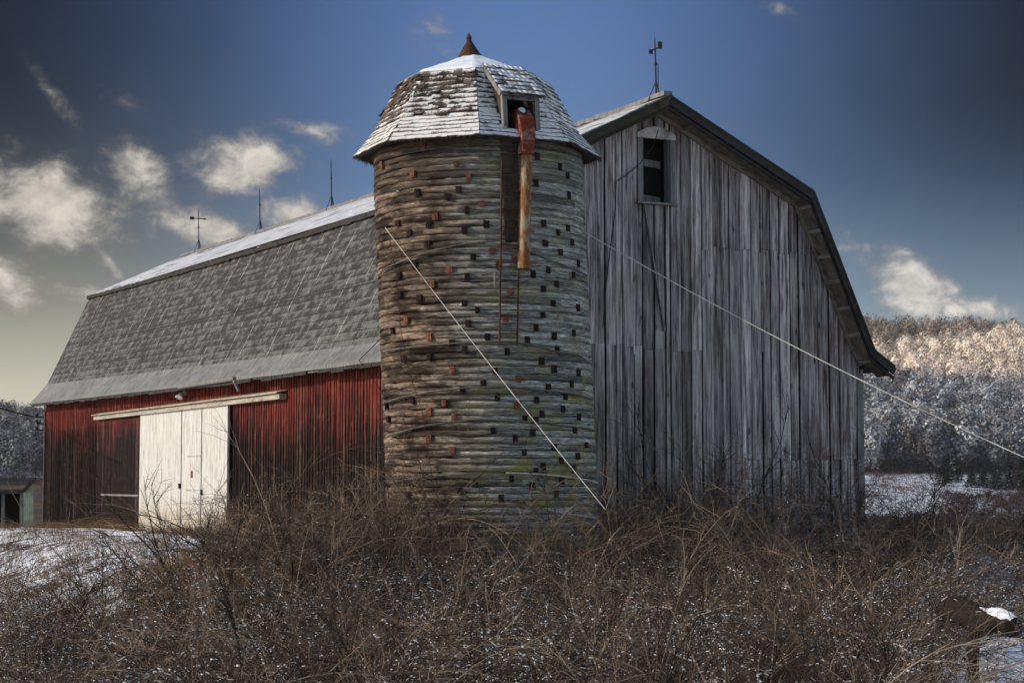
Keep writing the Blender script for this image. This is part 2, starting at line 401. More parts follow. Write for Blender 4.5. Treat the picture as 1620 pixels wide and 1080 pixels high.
def m_door(t):
    o = t.coord(); x, y, z = t.sep(o)
    s1 = t.noise(t.comb(t.mul(y, 7), 0., t.mul(z, .9)), 1, 6, .65); s2 = t.noise(t.comb(t.mul(y, 30), 0., t.mul(z, 4)), 1, 4, .6)
    c = t.ramp(t.add(t.mul(s1, .6), t.mul(s2, .4)), [(.32, (.15, .135, .115)), (.44, (.38, .36, .335)), (.56, (.53, .515, .49))])
    low = t.mul(t.step(z, -.3, -1.5), t.step(t.noise(t.comb(t.mul(y, 3), 0., z), 1, 4, .6), .34, .56))
    c = t.mix(t.mul(low, .7), c, (.34, .25, .14, 1))
    v = t.vor(t.comb(t.mul(y, 2.2), 0., t.mul(z, .9)), 1)
    c = t.mix(t.mul(t.step(v, .14, .05), .5), c, (.25, .18, .12, 1))
    return dict(color=c, bump=s2, bstr=.3, bdist=.01)

def m_rustpipe(t):
    o = t.coord(); x, y, z = t.sep(o)
    n = t.noise(t.comb(t.mul(x, 6), t.mul(y, 6), t.mul(z, 1.6)), 1, 6, .7); f = t.noise(o, 24, 4, .7)
    low = t.step(z, 5.6, 3.6)
    m_ = t.step(t.add(t.add(n, t.mul(f, .3)), t.mul(low, .17)), .72, .84)
    c = t.mix(m_, t.ramp(f, [(.3, (.22, .185, .12)), (.7, (.40, .36, .26))]), t.ramp(f, [(.3, (.07, .024, .012)), (.55, (.22, .080, .028)), (.8, (.36, .17, .07))]))
    return dict(color=c, rough=.7, bump=f, bstr=.4, bdist=.01)

def m_redelbow(t):
    o = t.coord(); f = t.noise(o, 16, 5, .7); n = t.noise(o, 5, 4, .65)
    c = t.mix(t.step(n, .48, .6), t.ramp(f, [(.3, (.085, .016, .010)), (.7, (.22, .042, .024))]), t.ramp(f, [(.3, (.09, .04, .025)), (.7, (.32, .27, .23))]))
    return dict(color=c, rough=.7, bump=f, bstr=.4, bdist=.01)

def m_ground(t):
    p = t.pos(); sn = t.att('snow'); gr = t.att('gold')
    n = t.noise(p, .8, 7, .68); f = t.noise(p, 7, 5, .7); b = t.noise(p, .12, 3, .6)
    lit = t.ramp(f, [(.3, (.020, .014, .010)), (.5, (.055, .037, .026)), (.7, (.12, .082, .055))])
    lit = t.mix(gr, lit, t.ramp(f, [(.3, (.07, .035, .014)), (.7, (.26, .14, .06))]))
    m_ = t.step(t.add(t.add(sn, t.mul(t.sub(n, .5), 2.2)), t.mul(t.sub(f, .5), 1.6)), .42, .58)
    c = t.mix(m_, lit, (.78, .80, .86, 1))
    return dict(color=c, bump=t.add(f, t.mul(m_, .5)), bstr=.6, bdist=.08)

def m_crown(t):
    c = t.attc('tint'); r = t.att('rnd')
    return t.mix(1, c, t.ramp(r, [(0, (.8, .8, .8)), (1, (1.15, 1.15, 1.15))]), 'MULTIPLY')

def m_twig(t):
    r = t.att('rnd')
    return t.ramp(r, [(0, (.018, .012, .010)), (.4, (.075, .049, .039)), (.72, (.17, .118, .085)), (1, (.38, .28, .195))])

M = {}
for nm, fn in dict(gable=m_gable, redwall=m_redwall, silo=m_silo, slate=m_slate, flare=m_flare, snow=m_snow, roofsnow=m_roofsnow, shingle=m_shingle, door=m_door,
                   rustpipe=m_rustpipe, redelbow=m_redelbow, ground=m_ground, crown=m_crown, twig=m_twig,
                   dark=plain((.012, .011, .011), .4), soffit=plain((.20, .165, .125), .5, 5, (1, 1, 1), dark=(.06, .05, .04)), fascia=plain((.036, .032, .030), .6, 6),
                   moss=plain((.045, .040, .026), .7, 5, dark=(.016, .014, .012)), palewood=plain((.34, .30, .245), .4, 5, (3, .6, 6), dark=(.09, .07, .055)),
                   greywood=plain((.17, .165, .16), .6, 5, (8, 8, .7), dark=(.04, .038, .036)), rust=plain((.075, .028, .016), .7, 10, dark=(.02, .010, .008)),
                   cliprust=plain((.026, .014, .012), .9, 9, dark=(.006, .005, .006)), cliporange=plain((.17, .065, .042), .7, 14, dark=(.04, .014, .010)),
                   iron=plain((.035, .033, .035), .5, 12, rough=.6), wire=plain((.50, .48, .44), .5, 3, rough=.6), hoop=plain((.10, .095, .085), .6, 4, dark=(.03, .028, .025)),
                   greenwall=plain((.26, .32, .24), .35, 4, (1, 1, 1), dark=(.10, .12, .09)), finial=plain((.065, .030, .024), .7, 14, dark=(.02, .010, .009)),
                   paletrim=plain((.46, .43, .41), .5, 6, dark=(.14, .12, .11)), needle=plain((.022, .035, .024), .5, 3), deadwood=plain((.16, .145, .125), .5, 6, dark=(.05, .04, .035)),
                   bark=plain((.06, .045, .036), .6, 10, dark=(.02, .015, .012)), wetbark=plain((.022, .016, .013), .8, 7, (1, 1, 1), dark=(.006, .005, .004), bd=.03), straw=plain((.30, .17, .08), .5, 3), farhill=plain((.16, .14, .13), .4, .05)).items():
    M[nm] = material(nm, fn)

# ------------------------------------------------------------------ terrain
def ground_z(x, y):
    x = np.asarray(x, float); y = np.asarray(y, float)
    dx, dy = x - OX, y - OY
    q = -(dx * U.x + dy * U.y) - WX                 # metres out from the red wall
    g = -(dx * Vv.x + dy * Vv.y) + OV               # metres out from the gable
    e = dx * U.x + dy * U.y - WX                    # metres beyond the right corner
    fl = sstep(3.6, 9.0, q); ff = sstep(3.2, 9.5, g); fe = sstep(0, 14, e)
    drop = np.maximum(np.maximum(fl * 1.45, ff * 1.75), fe * 2.0)
    z = -1.50 - drop - 0.025 * np.clip(x - 6, 0, 40)
    z = z + (fbm(x * .35, y * .35, 4) - .47) * .75 * np.clip(drop + .15, .15, 1)
    z = z + (fbm(x * 1.6 + 9, y * 1.6, 3) - .45) * .14
    z = z + .95 * np.exp(-((x - 8.0) ** 2 + (y - 29.0) ** 2) / 5.5)
    # valley floor and the hill across it
    rt = sstep(-.12, .10, x / np.maximum(y, 1))
    ys = np.array([0, 55, 75, 110, 170, 230, 275, 340, 410, 470, 560, 700, 800, 900, 1100, 1600, 3500])
    zr = np.array([-3.4, -3.4, -4.5, -6.5, -8.0, -7.0, -5.5, -2.8, 1.2, 7.5, 20, 43, 58, 64, 66, 60, 40])
    zl = np.array([-2.2, -2.2, -2.6, -3.5, -4, -4, -4, -3.4, -1.0, 2, 8, 17, 23, 27, 28, 26, 20])
    far = np.interp(y, ys, zr) * rt + np.interp(y, ys, zl) * (1 - rt)
    roll = (fbm(x * .006 + 3, y * .006, 3) - .45) * 12 * sstep(420, 800, y)
    f = sstep(58, 85, np.maximum(y, np.where(e > 0, y + e, y)))
    return z * (1 - f) + (far + roll) * f

def gz(x, y): return float(ground_z(np.array([x]), np.array([y]))[0])

def build_ground():
    ys = np.concatenate([np.linspace(-60, 14, 20), np.linspace(14.4, 60, 150), np.geomspace(61, 3500, 110)])
    s = np.linspace(-1, 1, 241); s = np.sign(s) * np.abs(s) ** 1.35
    X = s[None, :] * (26 + np.clip(ys, 0, None)[:, None] * .95); Y = np.repeat(ys[:, None], 241, 1)
    Z = ground_z(X, Y)
    V = np.c_[X.ravel(), Y.ravel(), Z.ravel()]; nx = 241
    i = np.arange(len(ys) - 1)[:, None] * nx + np.arange(nx - 1)[None, :]
    Fq = np.stack([i, i + 1, i + 1 + nx, i + nx], -1).reshape(-1, 4)
    dx, dy = X - OX, Y - OY; q = -(dx * U.x + dy * U.y) - WX; g = -(dx * Vv.x + dy * Vv.y) + OV
    snow = 0.22 + 0 * X
    snow = np.where((q > .4) & (g < 2), .62, snow)
    bank = sstep(.3, 1.2, q) * sstep(4, -6, g) ; snow = np.maximum(snow, bank * np.where(q > 4, .56 - .34 * sstep(8.0, 11.5, q), .58))
    snow = np.where((q > 0) & (q < .9) & (g < 0), .12, snow)
    ll = dx * Vv.x + dy * Vv.y; snow = np.where(Y < 75, snow * (1 - .72 * sstep(-.165, -.120, X / np.maximum(Y, 5))), snow)
    snow = snow + .75 * sstep(6.4, 7.3, X * 30 / np.maximum(Y, 5)) * sstep(45, 36, Y)
    fieldm = sstep(255, 290, Y) * sstep(430, 400, Y); snow = np.where(Y > 75, .02, snow); snow = snow + fieldm * .55 * sstep(-.1, .1, X / np.maximum(Y, 1)) * sstep(.30, .24, X / np.maximum(Y, 1))
    snow = np.where(Y > 450, .40, snow)
    gold = sstep(.50, .62, fbm(X * .25 + 4, Y * .25, 3)) * .6
    me = mesh_np('ground', V, Fq, M['ground'], dict(snow=snow.ravel(), gold=gold.ravel()), smooth=True)
    tag(link('ground', me), kind='structure')
build_ground()

# ------------------------------------------------------------------ barn
BARN = empty('barn', (OX, OY, 0), ROTZ)
tag(BARN, 'old gambrel barn with grey board gable, red side wall and snowy slate roof', 'barn')
def gable_px(px, py, l=OV): return bl(hit(px, py, O + Vv * l, Vv))
def side_px(px, py, a=-WX): return bl(hit(px, py, O + U * a, U))
RT = .13   # roof thickness

def build_gable():
    mb = MB(); w0 = gable_px(1016, 262); w1 = gable_px(1059, 262); wt = gable_px(1037, 220).z; wb = gable_px(1037, 321).z
    edges = [-WX]; 
    while edges[-1] < WX - .1:
        e = edges[-1] + random.choice((.235, .26, .275, .25, .29, .13 if random.random() < .35 else .27))
        for s in (w0.x, w1.x):
            if edges[-1] < s - .02 and e > s - .10: e = s
        edges.append(min(e, WX))
    for a0, a1 in zip(edges[:-1], edges[1:]):
        am = (a0 + a1) / 2; t0 = prof_z(a0, OV) - RT; t1 = prof_z(a1, OV) - RT
        if a0 < 0 < a1: t0 = t1 = min(t0, t1)
        cuts = [-2.8]
        if am > 1.15: cuts += [.50 + random.uniform(-.03, .05)] + ([5.22 + random.uniform(-.05, .06)] if min(t0, t1) > 5.6 else [])
        elif am > -2.6: cuts += [2.93 + random.uniform(-.05, .05) - am * .03]
        segs = []
        for i, c in enumerate(cuts): segs.append((c, cuts[i+1] if i + 1 < len(cuts) else None))
        boff = random.uniform(-.022, .016); br_ = random.random()
        for b, tp in segs:
            off = boff + random.uniform(-.005, .005); gap = random.choice((.013, .016, .020, .028))
            lo_tilt = random.uniform(-.004, .004)
            def seg(zb, z0, z1):
                y0 = OV + off; r = min(1, max(0, br_ + random.uniform(-.12, .12)))
                mb.quadbox([(a0 + gap + lo_tilt, y0, zb), (a1 - gap + lo_tilt, y0 + random.uniform(-.008, .008), zb), (a1 - gap, y0 + .03, zb), (a0 + gap, y0 + .03, zb),
                            (a0 + gap, y0, z0), (a1 - gap, y0 + random.uniform(-.008, .008), z1), (a1 - gap, y0 + .03, z1), (a0 + gap, y0 + .03, z0)], r)
            z0 = t0 if tp is None else tp - random.uniform(.002, .008); z1 = t1 if tp is None else z0
            if w0.x - .03 < am < w1.x + .03 and z0 > wb and b < wb:
                seg(b, wb, wb); seg(wt, t0, t1)
            else: seg(b, z0, z1)
        # cover strip over some joints
        if random.random() < .42 and not (w0.x - .05 < a1 < w1.x + .05):
            zt = prof_z(a1, OV) - RT - .02; zb = -2.8
            if random.random() < .5: zb = random.uniform(.5, 3.)
            ww = random.uniform(.018, .032)
            mb.box((a1 - ww, OV - .026, zb), (a1 + ww * .6, OV - .002, zt), random.random())
    wall = mb.build('gable_wall', M['gable'], BARN)
    bk = MB(); y = OV + .06        # dark inner lining behind the boards, with the loft opening left free
    A = [p[0] for p in PROF]
    pts = sorted(set([-WX + .02, w0.x, w1.x, WX - .02] + [a for a in A if abs(a) < WX]))
    for a0, a1 in zip(pts[:-1], pts[1:]):
        t0, t1 = prof_z(a0, OV) - RT - .03, prof_z(a1, OV) - RT - .03
        if a0 >= w0.x - .01 and a1 <= w1.x + .01:
            bk.quadbox([(a0, y, -2.8), (a1, y, -2.8), (a1, y + .03, -2.8), (a0, y + .03, -2.8), (a0, y, wb), (a1, y, wb), (a1, y + .03, wb), (a0, y + .03, wb)])
            bk.quadbox([(a0, y, wt), (a1, y, wt), (a1, y + .03, wt), (a0, y + .03, wt), (a0, y, t0), (a1, y, t1), (a1, y + .03, t1), (a0, y + .03, t0)])
        else:
            bk.quadbox([(a0, y, -2.8), (a1, y, -2.8), (a1, y + .03, -2.8), (a0, y + .03, -2.8), (a0, y, t0), (a1, y, t1), (a1, y + .03, t1), (a0, y + .03, t0)])
    bk.build('lining', M['dark'], wall)
    # loft window: casing, arched head board, sill, dark opening with loose boards inside
    f = MB(); y0, y1 = OV - .045, OV - .004
    f.box((w0.x - .13, y0, wb), (w0.x, y1, wt), .8); f.box((w1.x, y0, wb), (w1.x + .12, y1, wt), .7)
    f.box((w0.x, OV - .0, wb), (w0.x + .025, OV + .2, wt), .2); f.box((w1.x - .025, OV, wb), (w1.x, OV + .2, wt), .2)
    win = f.build('window_frame', M['greywood'], BARN)
    h = MB(); cx = (w0.x + w1.x) / 2; hw = (w1.x - w0.x) / 2 + .14
    n = 10; lo = []; hi = []
    for i in range(n + 1):
        s = -1 + 2 * i / n; lo.append((cx + s * hw, wt)); hi.append((cx + s * hw, wt + .10 + .17 * (1 - s * s)))
    for i in range(n):
        h.quadbox([(lo[i][0], y0 - .004, lo[i][1]), (lo[i+1][0], y0 - .004, lo[i+1][1]), (lo[i+1][0], y1, lo[i+1][1]), (lo[i][0], y1, lo[i][1]),
                   (hi[i][0], y0 - .004, hi[i][1]), (hi[i+1][0], y0 - .004, hi[i+1][1]), (hi[i+1][0], y1, hi[i+1][1]), (hi[i][0], y1, hi[i][1])], .5)
    h.build('head_board', M['paletrim'], win)
    s = MB(); s.box((w0.x - .17, OV - .12, wb - .05), (w1.x + .15, OV + .02, wb), .4); s.build('sill', M['greywood'], win)
    d = MB(); d.box((w0.x - .2, OV + .55, wb - .2), (w1.x + .2, OV + .58, wt + .2)); d.build('dark_interior', M['dark'], win)
    for (z0, z1, hh) in ((wt - .45, wt - .50, .16), (wb + .16, wb + .10, .2)): b = MB(); b.bar((w0.x, OV + .40, z0), (w1.x, OV + .42, z1), .03, hh); b.build('inner_board', M['greywood'], win)
    # loose board hanging across the wall, and a dropped wire from the window
    p, q = gable_px(1017, 322), gable_px(1049, 524); p.y = q.y = OV - .05
    lb = MB(); lb.bar(p, q, .035, .075, (0, 1, 0), .6); lb.build('loose_board', M['greywood'], BARN)
    w = MB(); pts = [gable_px(*c) for c in ((1040, 205), (1032, 232), (1012, 258), (990, 277), (973, 288), (972, 330), (958, 440), (952, 520), (962, 440), (972, 400), (966, 350))]
    for v in pts: v.y = OV - .05
    w.tube(pts[:8], .012, 5); w.build('hanging_wire', M['iron'], BARN)
    # ragged trim under the rake
    for sgn in (-1, 1):
        tr = MB(); kk = [0, 3.70, 5.3, WX]
        for a0, a1 in zip(kk[:-1], kk[1:]):
            m_ = max(1, int((a1 - a0) / .5))
            for i in range(m_):
                u0 = a0 + (a1 - a0) * i / m_; u1 = a0 + (a1 - a0) * (i + .97) / m_
                z0, z1 = prof_z(sgn * u0, OV) - RT - .09, prof_z(sgn * u1, OV) - RT - .09
                tr.bar((sgn * u0, OV - .05, z0 + random.uniform(-.015, .015)), (sgn * u1, OV - .05, z1 + random.uniform(-.015, .015)), .03, random.uniform(.10, .15), (0, 0, 1))
        tr.build('rake_trim', M['soffit'], BARN)
build_gable()

def roof_slab(mb_v, mb_f, uv, i0, a_lo, a_hi, l0, l1, nu, nv, th, bump=0.0, lift=0.0):
    """one sloping roof plane between a_lo (lower edge) and a_hi; top grid + underside + rim"""
    base = len(mb_v); G = []
    for j in range(nv + 1):
        row = []
        for i in range(nu + 1):
            l = l0 + (l1 - l0) * i / nu; a = a_lo + (a_hi - a_lo) * j / nv
            z = prof_z(a, l) + lift
            if bump: z += bump * (fbm(np.array([l * 1.1]), np.array([j * 1.3 + 5.]), 3)[0] - .45)
            row.append(len(mb_v)); mb_v.append((a, l, z)); uv.append((l, j / nv * math.dist((a_lo, prof_z(a_lo, 5)), (a_hi, prof_z(a_hi, 5)))))
        G.append(row)
    for j in range(nv):
        for i in range(nu): mb_f.append((G[j][i], G[j][i+1], G[j+1][i+1], G[j+1][i]))
    B = []
    for (j, i) in ((0, 0), (0, nu), (nv, nu), (nv, 0)):
        a, l, z = mb_v[G[j][i]]; B.append(len(mb_v)); mb_v.append((a, l, z - th)); uv.append(uv[G[j][i]])
    mb_f.append((B[3], B[2], B[1], B[0]))
    low = []; 
    for i in range(nu + 1):
        a, l, z = mb_v[G[0][i]]; low.append(len(mb_v)); mb_v.append((a, l, z - th)); uv.append(uv[G[0][i]])
    for i in range(nu): mb_f.append((G[0][i], low[i], low[i+1], G[0][i+1]))
    for c, k in ((0, 0), (nu, 1)):
        col = [G[j][c] for j in range(nv + 1)]; lo = []
        for g in col:
            a, l, z = mb_v[g]; lo.append(len(mb_v)); mb_v.append((a, l, z - th)); uv.append(uv[g])
        for j in range(nv): mb_f.append((col[j], col[j+1], lo[j+1], lo[j]))

def slab_obj(name, panels, mat, parent, th=RT, bump=0., lift=0., nu=80, nv=8):
    v, f, uv = [], [], []
    for (lo, hi, l0, l1) in panels: roof_slab(v, f, uv, 0, lo, hi, l0, l1, nu, nv, th, bump, lift)
    me = bpy.data.meshes.new(name); me.from_pydata(v, [], f); me.materials.append(mat); ul = me.uv_layers.new(name='UVMap')
    for p in me.polygons:
        for li in p.loop_indices: ul.data[li].uv = uv[me.loops[li].vertex_index]
    me.update(); return link(name, me, parent)

def build_roof():
    roof = slab_obj('roof', [(-5.42, -3.7765, 0, LEN), (5.42, 3.7765, 0, LEN), (3.7765, 0, 0, LEN), (-3.70, 0, 0, LEN)], M['slate'], BARN)
    slab_obj('eave_flare', [(-6.0, -5.40, 0, LEN), (6.0, 5.40, 0, LEN)], M['flare'], roof, th=.09, bump=.03, lift=.025)
    # snow-laden upper slope overhanging the kink
    slab_obj('snow_cover', [(-3.79, -.05, -.03, LEN + .04)], M['roofsnow'], roof, th=.05, bump=.10, lift=.10, nu=160, nv=6)
    u = MB(); n = 120
    for i in range(n):
        l0 = LEN * i / n; l1 = LEN * (i + 1) / n; b = random.uniform(-.012, .012)
        u.bar((-3.84, l0, prof_z(-3.78, l0) + .0 + b), (-3.84, l1, prof_z(-3.78, l1) + .0 + b), .12, .13 + random.uniform(-.02, .02))
    u.build('kink_board', M['fascia'], roof)
    rc = MB(); n = 60
    for i in range(n):
        l0 = LEN * i / n; l1 = LEN * (i + 1.02) / n
        rc.bar((-.02, l0, prof_z(0, l0) + .10 + random.uniform(-.02, .015)), (-.02, l1, prof_z(0, l1) + .10 + random.uniform(-.02, .015)), .22, .10)
    rc.build('ridge_cap', M['greywood'], roof)
    for sgn, mt in ((1, 'fascia'), (-1, 'moss')):
        fb = MB(); K = [0, 3.7765, 5.42, 6.0]
        for a0, a1 in zip(K[:-1], K[1:]):
            z0, z1 = prof_z(sgn * a0, 0), prof_z(sgn * a1, 0)
            fb.bar((sgn * a0, -.035, z0 - .06), (sgn * a1, -.035, z1 - .06), .05, .16, (0, 0, 1), .3)
            fb.bar((sgn * a0, -.045, z0 + .045), (sgn * a1, -.045, z1 + .045), .07, .05, (0, 0, 1), .8)
            fb.bar((sgn * a0, .03, z0 - .20), (sgn * a1, .03, z1 - .20), .04, .07, (0, 0, 1), .1)
        fb.build('fascia', M[mt], roof)
        sf = MB()
        for a0, a1 in zip(K[:-1], K[1:]):
            z0, z1 = prof_z(sgn * a0, 0), prof_z(sgn * a1, 0)
            for k in range(3):
                l0, l1 = .06 + k * .185, .06 + (k + .96) * .185
                A, B = Vector((sgn * a0, l0, z0 - RT - .015)), Vector((sgn * a1, l0, z1 - RT - .015)); d = Vector((0, l1 - l0, 0)); dn = Vector((0, 0, -.015))
                sf.quadbox([A + dn, B + dn, B + dn + d, A + dn + d, A, B, B + d, A + d], random.random())
        sf.build('soffit', M['soffit'], roof)
        for a0, a1, ks in ((0, 3.7765, (.18, .40, .60, .80)), (3.7765, 5.42, (.02, .17, .33, .49, .66, .83)), (5.42, 6.0, (.04,))):
            for k in ks:
                a = a0 + (a1 - a0) * k; dd = Vector((sgn * (a1 - a0), 0, prof_z(sgn * a1, 0) - prof_z(sgn * a0, 0))).normalized()
                nrm = Vector((dd.z, 0, -dd.x)) * (1 if sgn > 0 else -1)
                lk = MB(); c = Vector((sgn * a, 0, prof_z(sgn * a, 0) - RT - .07))
                lk.bar(c + Vector((0, .05, 0)), c + Vector((0, OV - .07, 0)), .05, .08, nrm.cross(Vector((0, 1, 0))))
                lk.build('lookout', M['palewood'] if a0 > 3 else M['soffit'], roof)
build_roof()

def build_side():
    mb = MB(); l = OV
    D0, D1 = side_px(228, 655).y, side_px(369, 640).y      # door: far and near edges
    while l < LEN - OV:
        w = random.choice((.17, .19, .21, .20, .23)); l1 = min(l + w, LEN - OV); gap = .012; off = random.uniform(-.012, .012); r = random.random()
        x0 = -WX + off; zt0 = prof_z(-WX, l) - RT; zt1 = prof_z(-WX, l1) - RT
        mb.quadbox([(x0, l + gap, -2.8), (x0 + .03, l + gap, -2.8), (x0 + .03, l1 - gap, -2.8), (x0, l1 - gap, -2.8), (x0, l + gap, zt0), (x0 + .03, l + gap, zt0), (x0 + .03, l1 - gap, zt1), (x0, l1 - gap, zt1)], r)
        mb.box((x0 - .022, l1 - .028, -2.8), (x0 - .001, l1 + .028, min(zt0, zt1)), random.random())
        l = l1
    wall = mb.build('side_wall', M['redwall'], BARN)
    ln = MB(); ln.box((-WX + .06, OV + .1, -2.8), (-WX + .09, LEN - OV - .1, 2.35)); ln.build('lining', M['dark'], wall)
    ot = MB(); ot.box((-WX + .04, LEN - OV - .05, -2.8), (WX, LEN - OV, 2.6)); ot.box((-3.8, LEN - OV - .06, 2.4), (3.8, LEN - OV - .01, 7.0)); ot.box((WX - .05, OV + .05, -2.8), (WX, LEN - OV - .06, 2.6))
    ot.build('rear_wall', M['redwall'], BARN)
    cb = MB(); cb.box((-WX - .07, LEN - OV - .02, -2.8), (-WX + .1, LEN - OV + .14, 2.75)); cb.build('corner_board', M['bark'], BARN)
    cg = MB(); cg.box((WX - .02, OV - .04, -2.8), (WX + .05, OV + .12, 2.6)); cg.box((WX - .13, OV - .05, -2.8), (WX - .02, OV - .032, 2.5)); cg.build('corner_board', M['greywood'], BARN)
    # sliding door, its track and fittings
    zt = side_px(300, 647).z; zb = -1.62
    c1, c2 = side_px(295, 647).y, side_px(327, 645).y
    dr = MB(); cols = [(D1, c2), (c2, c1), (c1, D0)]
    for a, b in cols: dr.box((-WX - .13 + random.uniform(-.012, .012), a + .052, zb), (-WX - .07, b - .052, zt - random.uniform(0, .04)), random.random())
    door = dr.build('sliding_door', M['door'], BARN)
    bk = MB(); bk.box((-WX - .085, D1 + .01, zb), (-WX - .055, D0 - .01, zt - .06)); bk.build('door_back', M['dark'], door)
    for (px, py) in ((292, 768), (327, 778)):
        h = MB(); p = side_px(px, py); h.box((-WX - .18, p.y - .05, p.z - .08), (-WX - .125, p.y + .06, p.z + .07)); h.build('handle', M['iron'], door)
    p0, p1 = side_px(303, 735), side_px(326, 775)
    a, b = p1.y, p0.y
    for z in (p0.z + .25, p1.z): wk = MB(); wk.box((-WX - .152, a, z - .012), (-WX - .120, b, z + .012)); wk.build('hatch_seam', M['palewood'], door)
    pl = MB(); p = side_px(311, 750); pl.box((-WX - .155, p.y - .08, p.z - .10), (-WX - .146, p.y + .08, p.z + .10)); pl.build('rust_plate', M['cliporange'], door)
    T0, T1 = side_px(158, 658), side_px(455, 622)
    tr = MB()
    z0, z1 = T0.z, T1.z
    tr.quadbox([(-WX - .22, T1.y, z1 - .14), (-WX - .025, T1.y, z1 - .14), (-WX - .025, T0.y, z0 - .14), (-WX - .22, T0.y, z0 - .14),
                (-WX - .22, T1.y, z1 - .01), (-WX - .025, T1.y, z1 - .01), (-WX - .025, T0.y, z0 - .01), (-WX - .22, T0.y, z0 - .01)])
    track = tr.build('door_track', M['palewood'], BARN)
    tc = MB(); tc.quadbox([(-WX - .30, T1.y - .02, z1 + .0), (-WX - .022, T1.y - .02, z1 + .06), (-WX - .022, T0.y + .02, z0 + .06), (-WX - .30, T0.y + .02, z0 + .0),
                (-WX - .30, T1.y - .02, z1 + .03), (-WX - .022, T1.y - .02, z1 + .10), (-WX - .022, T0.y + .02, z0 + .10), (-WX - .30, T0.y + .02, z0 + .03)])
    tc.build('track_cover', M['palewood'], track)
    # far dark door leaf, its bar, floodlight and broken gutter
    b0, b1 = side_px(164, 782), side_px(223, 778)
    sb = MB(); sb.box((-WX - .10, b1.y, b0.z - .03), (-WX - .04, b0.y, b0.z + .03)); sb.build('door_bar', M['greywood'], BARN)
    m0, m1 = side_px(160, 700).y, side_px(226, 700).y
    sd = MB(); l = m1 + .02
    while l < m0:
        w = .15; sd.box((-WX - .065 + random.uniform(-.006, .006), l, -1.6), (-WX - .035, min(l + w - .025, m0), zt - .05), random.random()); l += w
    sd.build('dark_door', M['redwall'], BARN)
    fp = side_px(295, 624); fl = MB()
    fl.box((-WX - .10, fp.y - .09, fp.z - .02), (-WX - .03, fp.y + .09, fp.z + .10))
    for s in (-.16, .16): fl.tube([(-WX - .1, fp.y, fp.z + .04), (-WX - .16, fp.y + s * .6, fp.z), (-WX - .24, fp.y + s, fp.z - .10)], [.03, .05, .085], 8)
    fl.build('floodlight', M['paletrim'], BARN)
    gt = MB(); g0, g1 = side_px(285, 609, -6.0), side_px(373, 597, -6.0)
    g0.z -= .03
    gt.tube([g0 + Vector((-.03, 0, -.03)), g1 + Vector((-.03, 0, -.03))], .06, 8); gt.tube([g1 + Vector((-.03, .1, -.03)), g1 + Vector((-.02, 0, -.12)), g1 + Vector((.1, 0, -.36))], .05, 8)
    gt.build('gutter', M['greywood'], BARN)
    ed = MB(); n = 46
    for i in range(n):
        l0, l1 = LEN * i / n, LEN * (i + .97) / n; b = random.uniform(-.03, .015)
        if random.random() < .93: ed.bar((-5.97, l0, prof_z(-6, l0) - .10 + b), (-5.97, l1, prof_z(-6, l1) - .10 + b + random.uniform(-.01, .01)), .05, .11)
    ed.build('eave_board', M['fascia'], BARN)
    es = MB(); es.quadbox([(-5.94, .1, prof_z(-6, 0) - .13), (-WX, .1, prof_z(-WX, 0) - .17), (-WX, LEN - .1, prof_z(-WX, LEN) - .17), (-5.94, LEN - .1, prof_z(-6, LEN) - .13),
               (-5.94, .1, prof_z(-6, 0) - .11), (-WX, .1, prof_z(-WX, 0) - .15), (-WX, LEN - .1, prof_z(-WX, LEN) - .15), (-5.94, LEN - .1, prof_z(-6, LEN) - .11)])
    es.build('eave_soffit', M['greywood'], BARN)
    dw = MB(); a = side_px(596, 372, -4.2); 
    pts = []
    for (px, l) in ((0, 3.2), (1, 3.25), (2, 3.1), (3, 3.0)):
        aa = (-3.9, -4.5, -5.3, -6.05)[px]; pts.append((aa - .04, l, prof_z(aa, l) + .04))
    pts.append((-5.6, 3.0, 2.0)); pts.append((-5.6, 3.0, -1.5))
    dw.tube(pts, .012, 5); dw.build('ground_cable', M['iron'], BARN)
build_side()

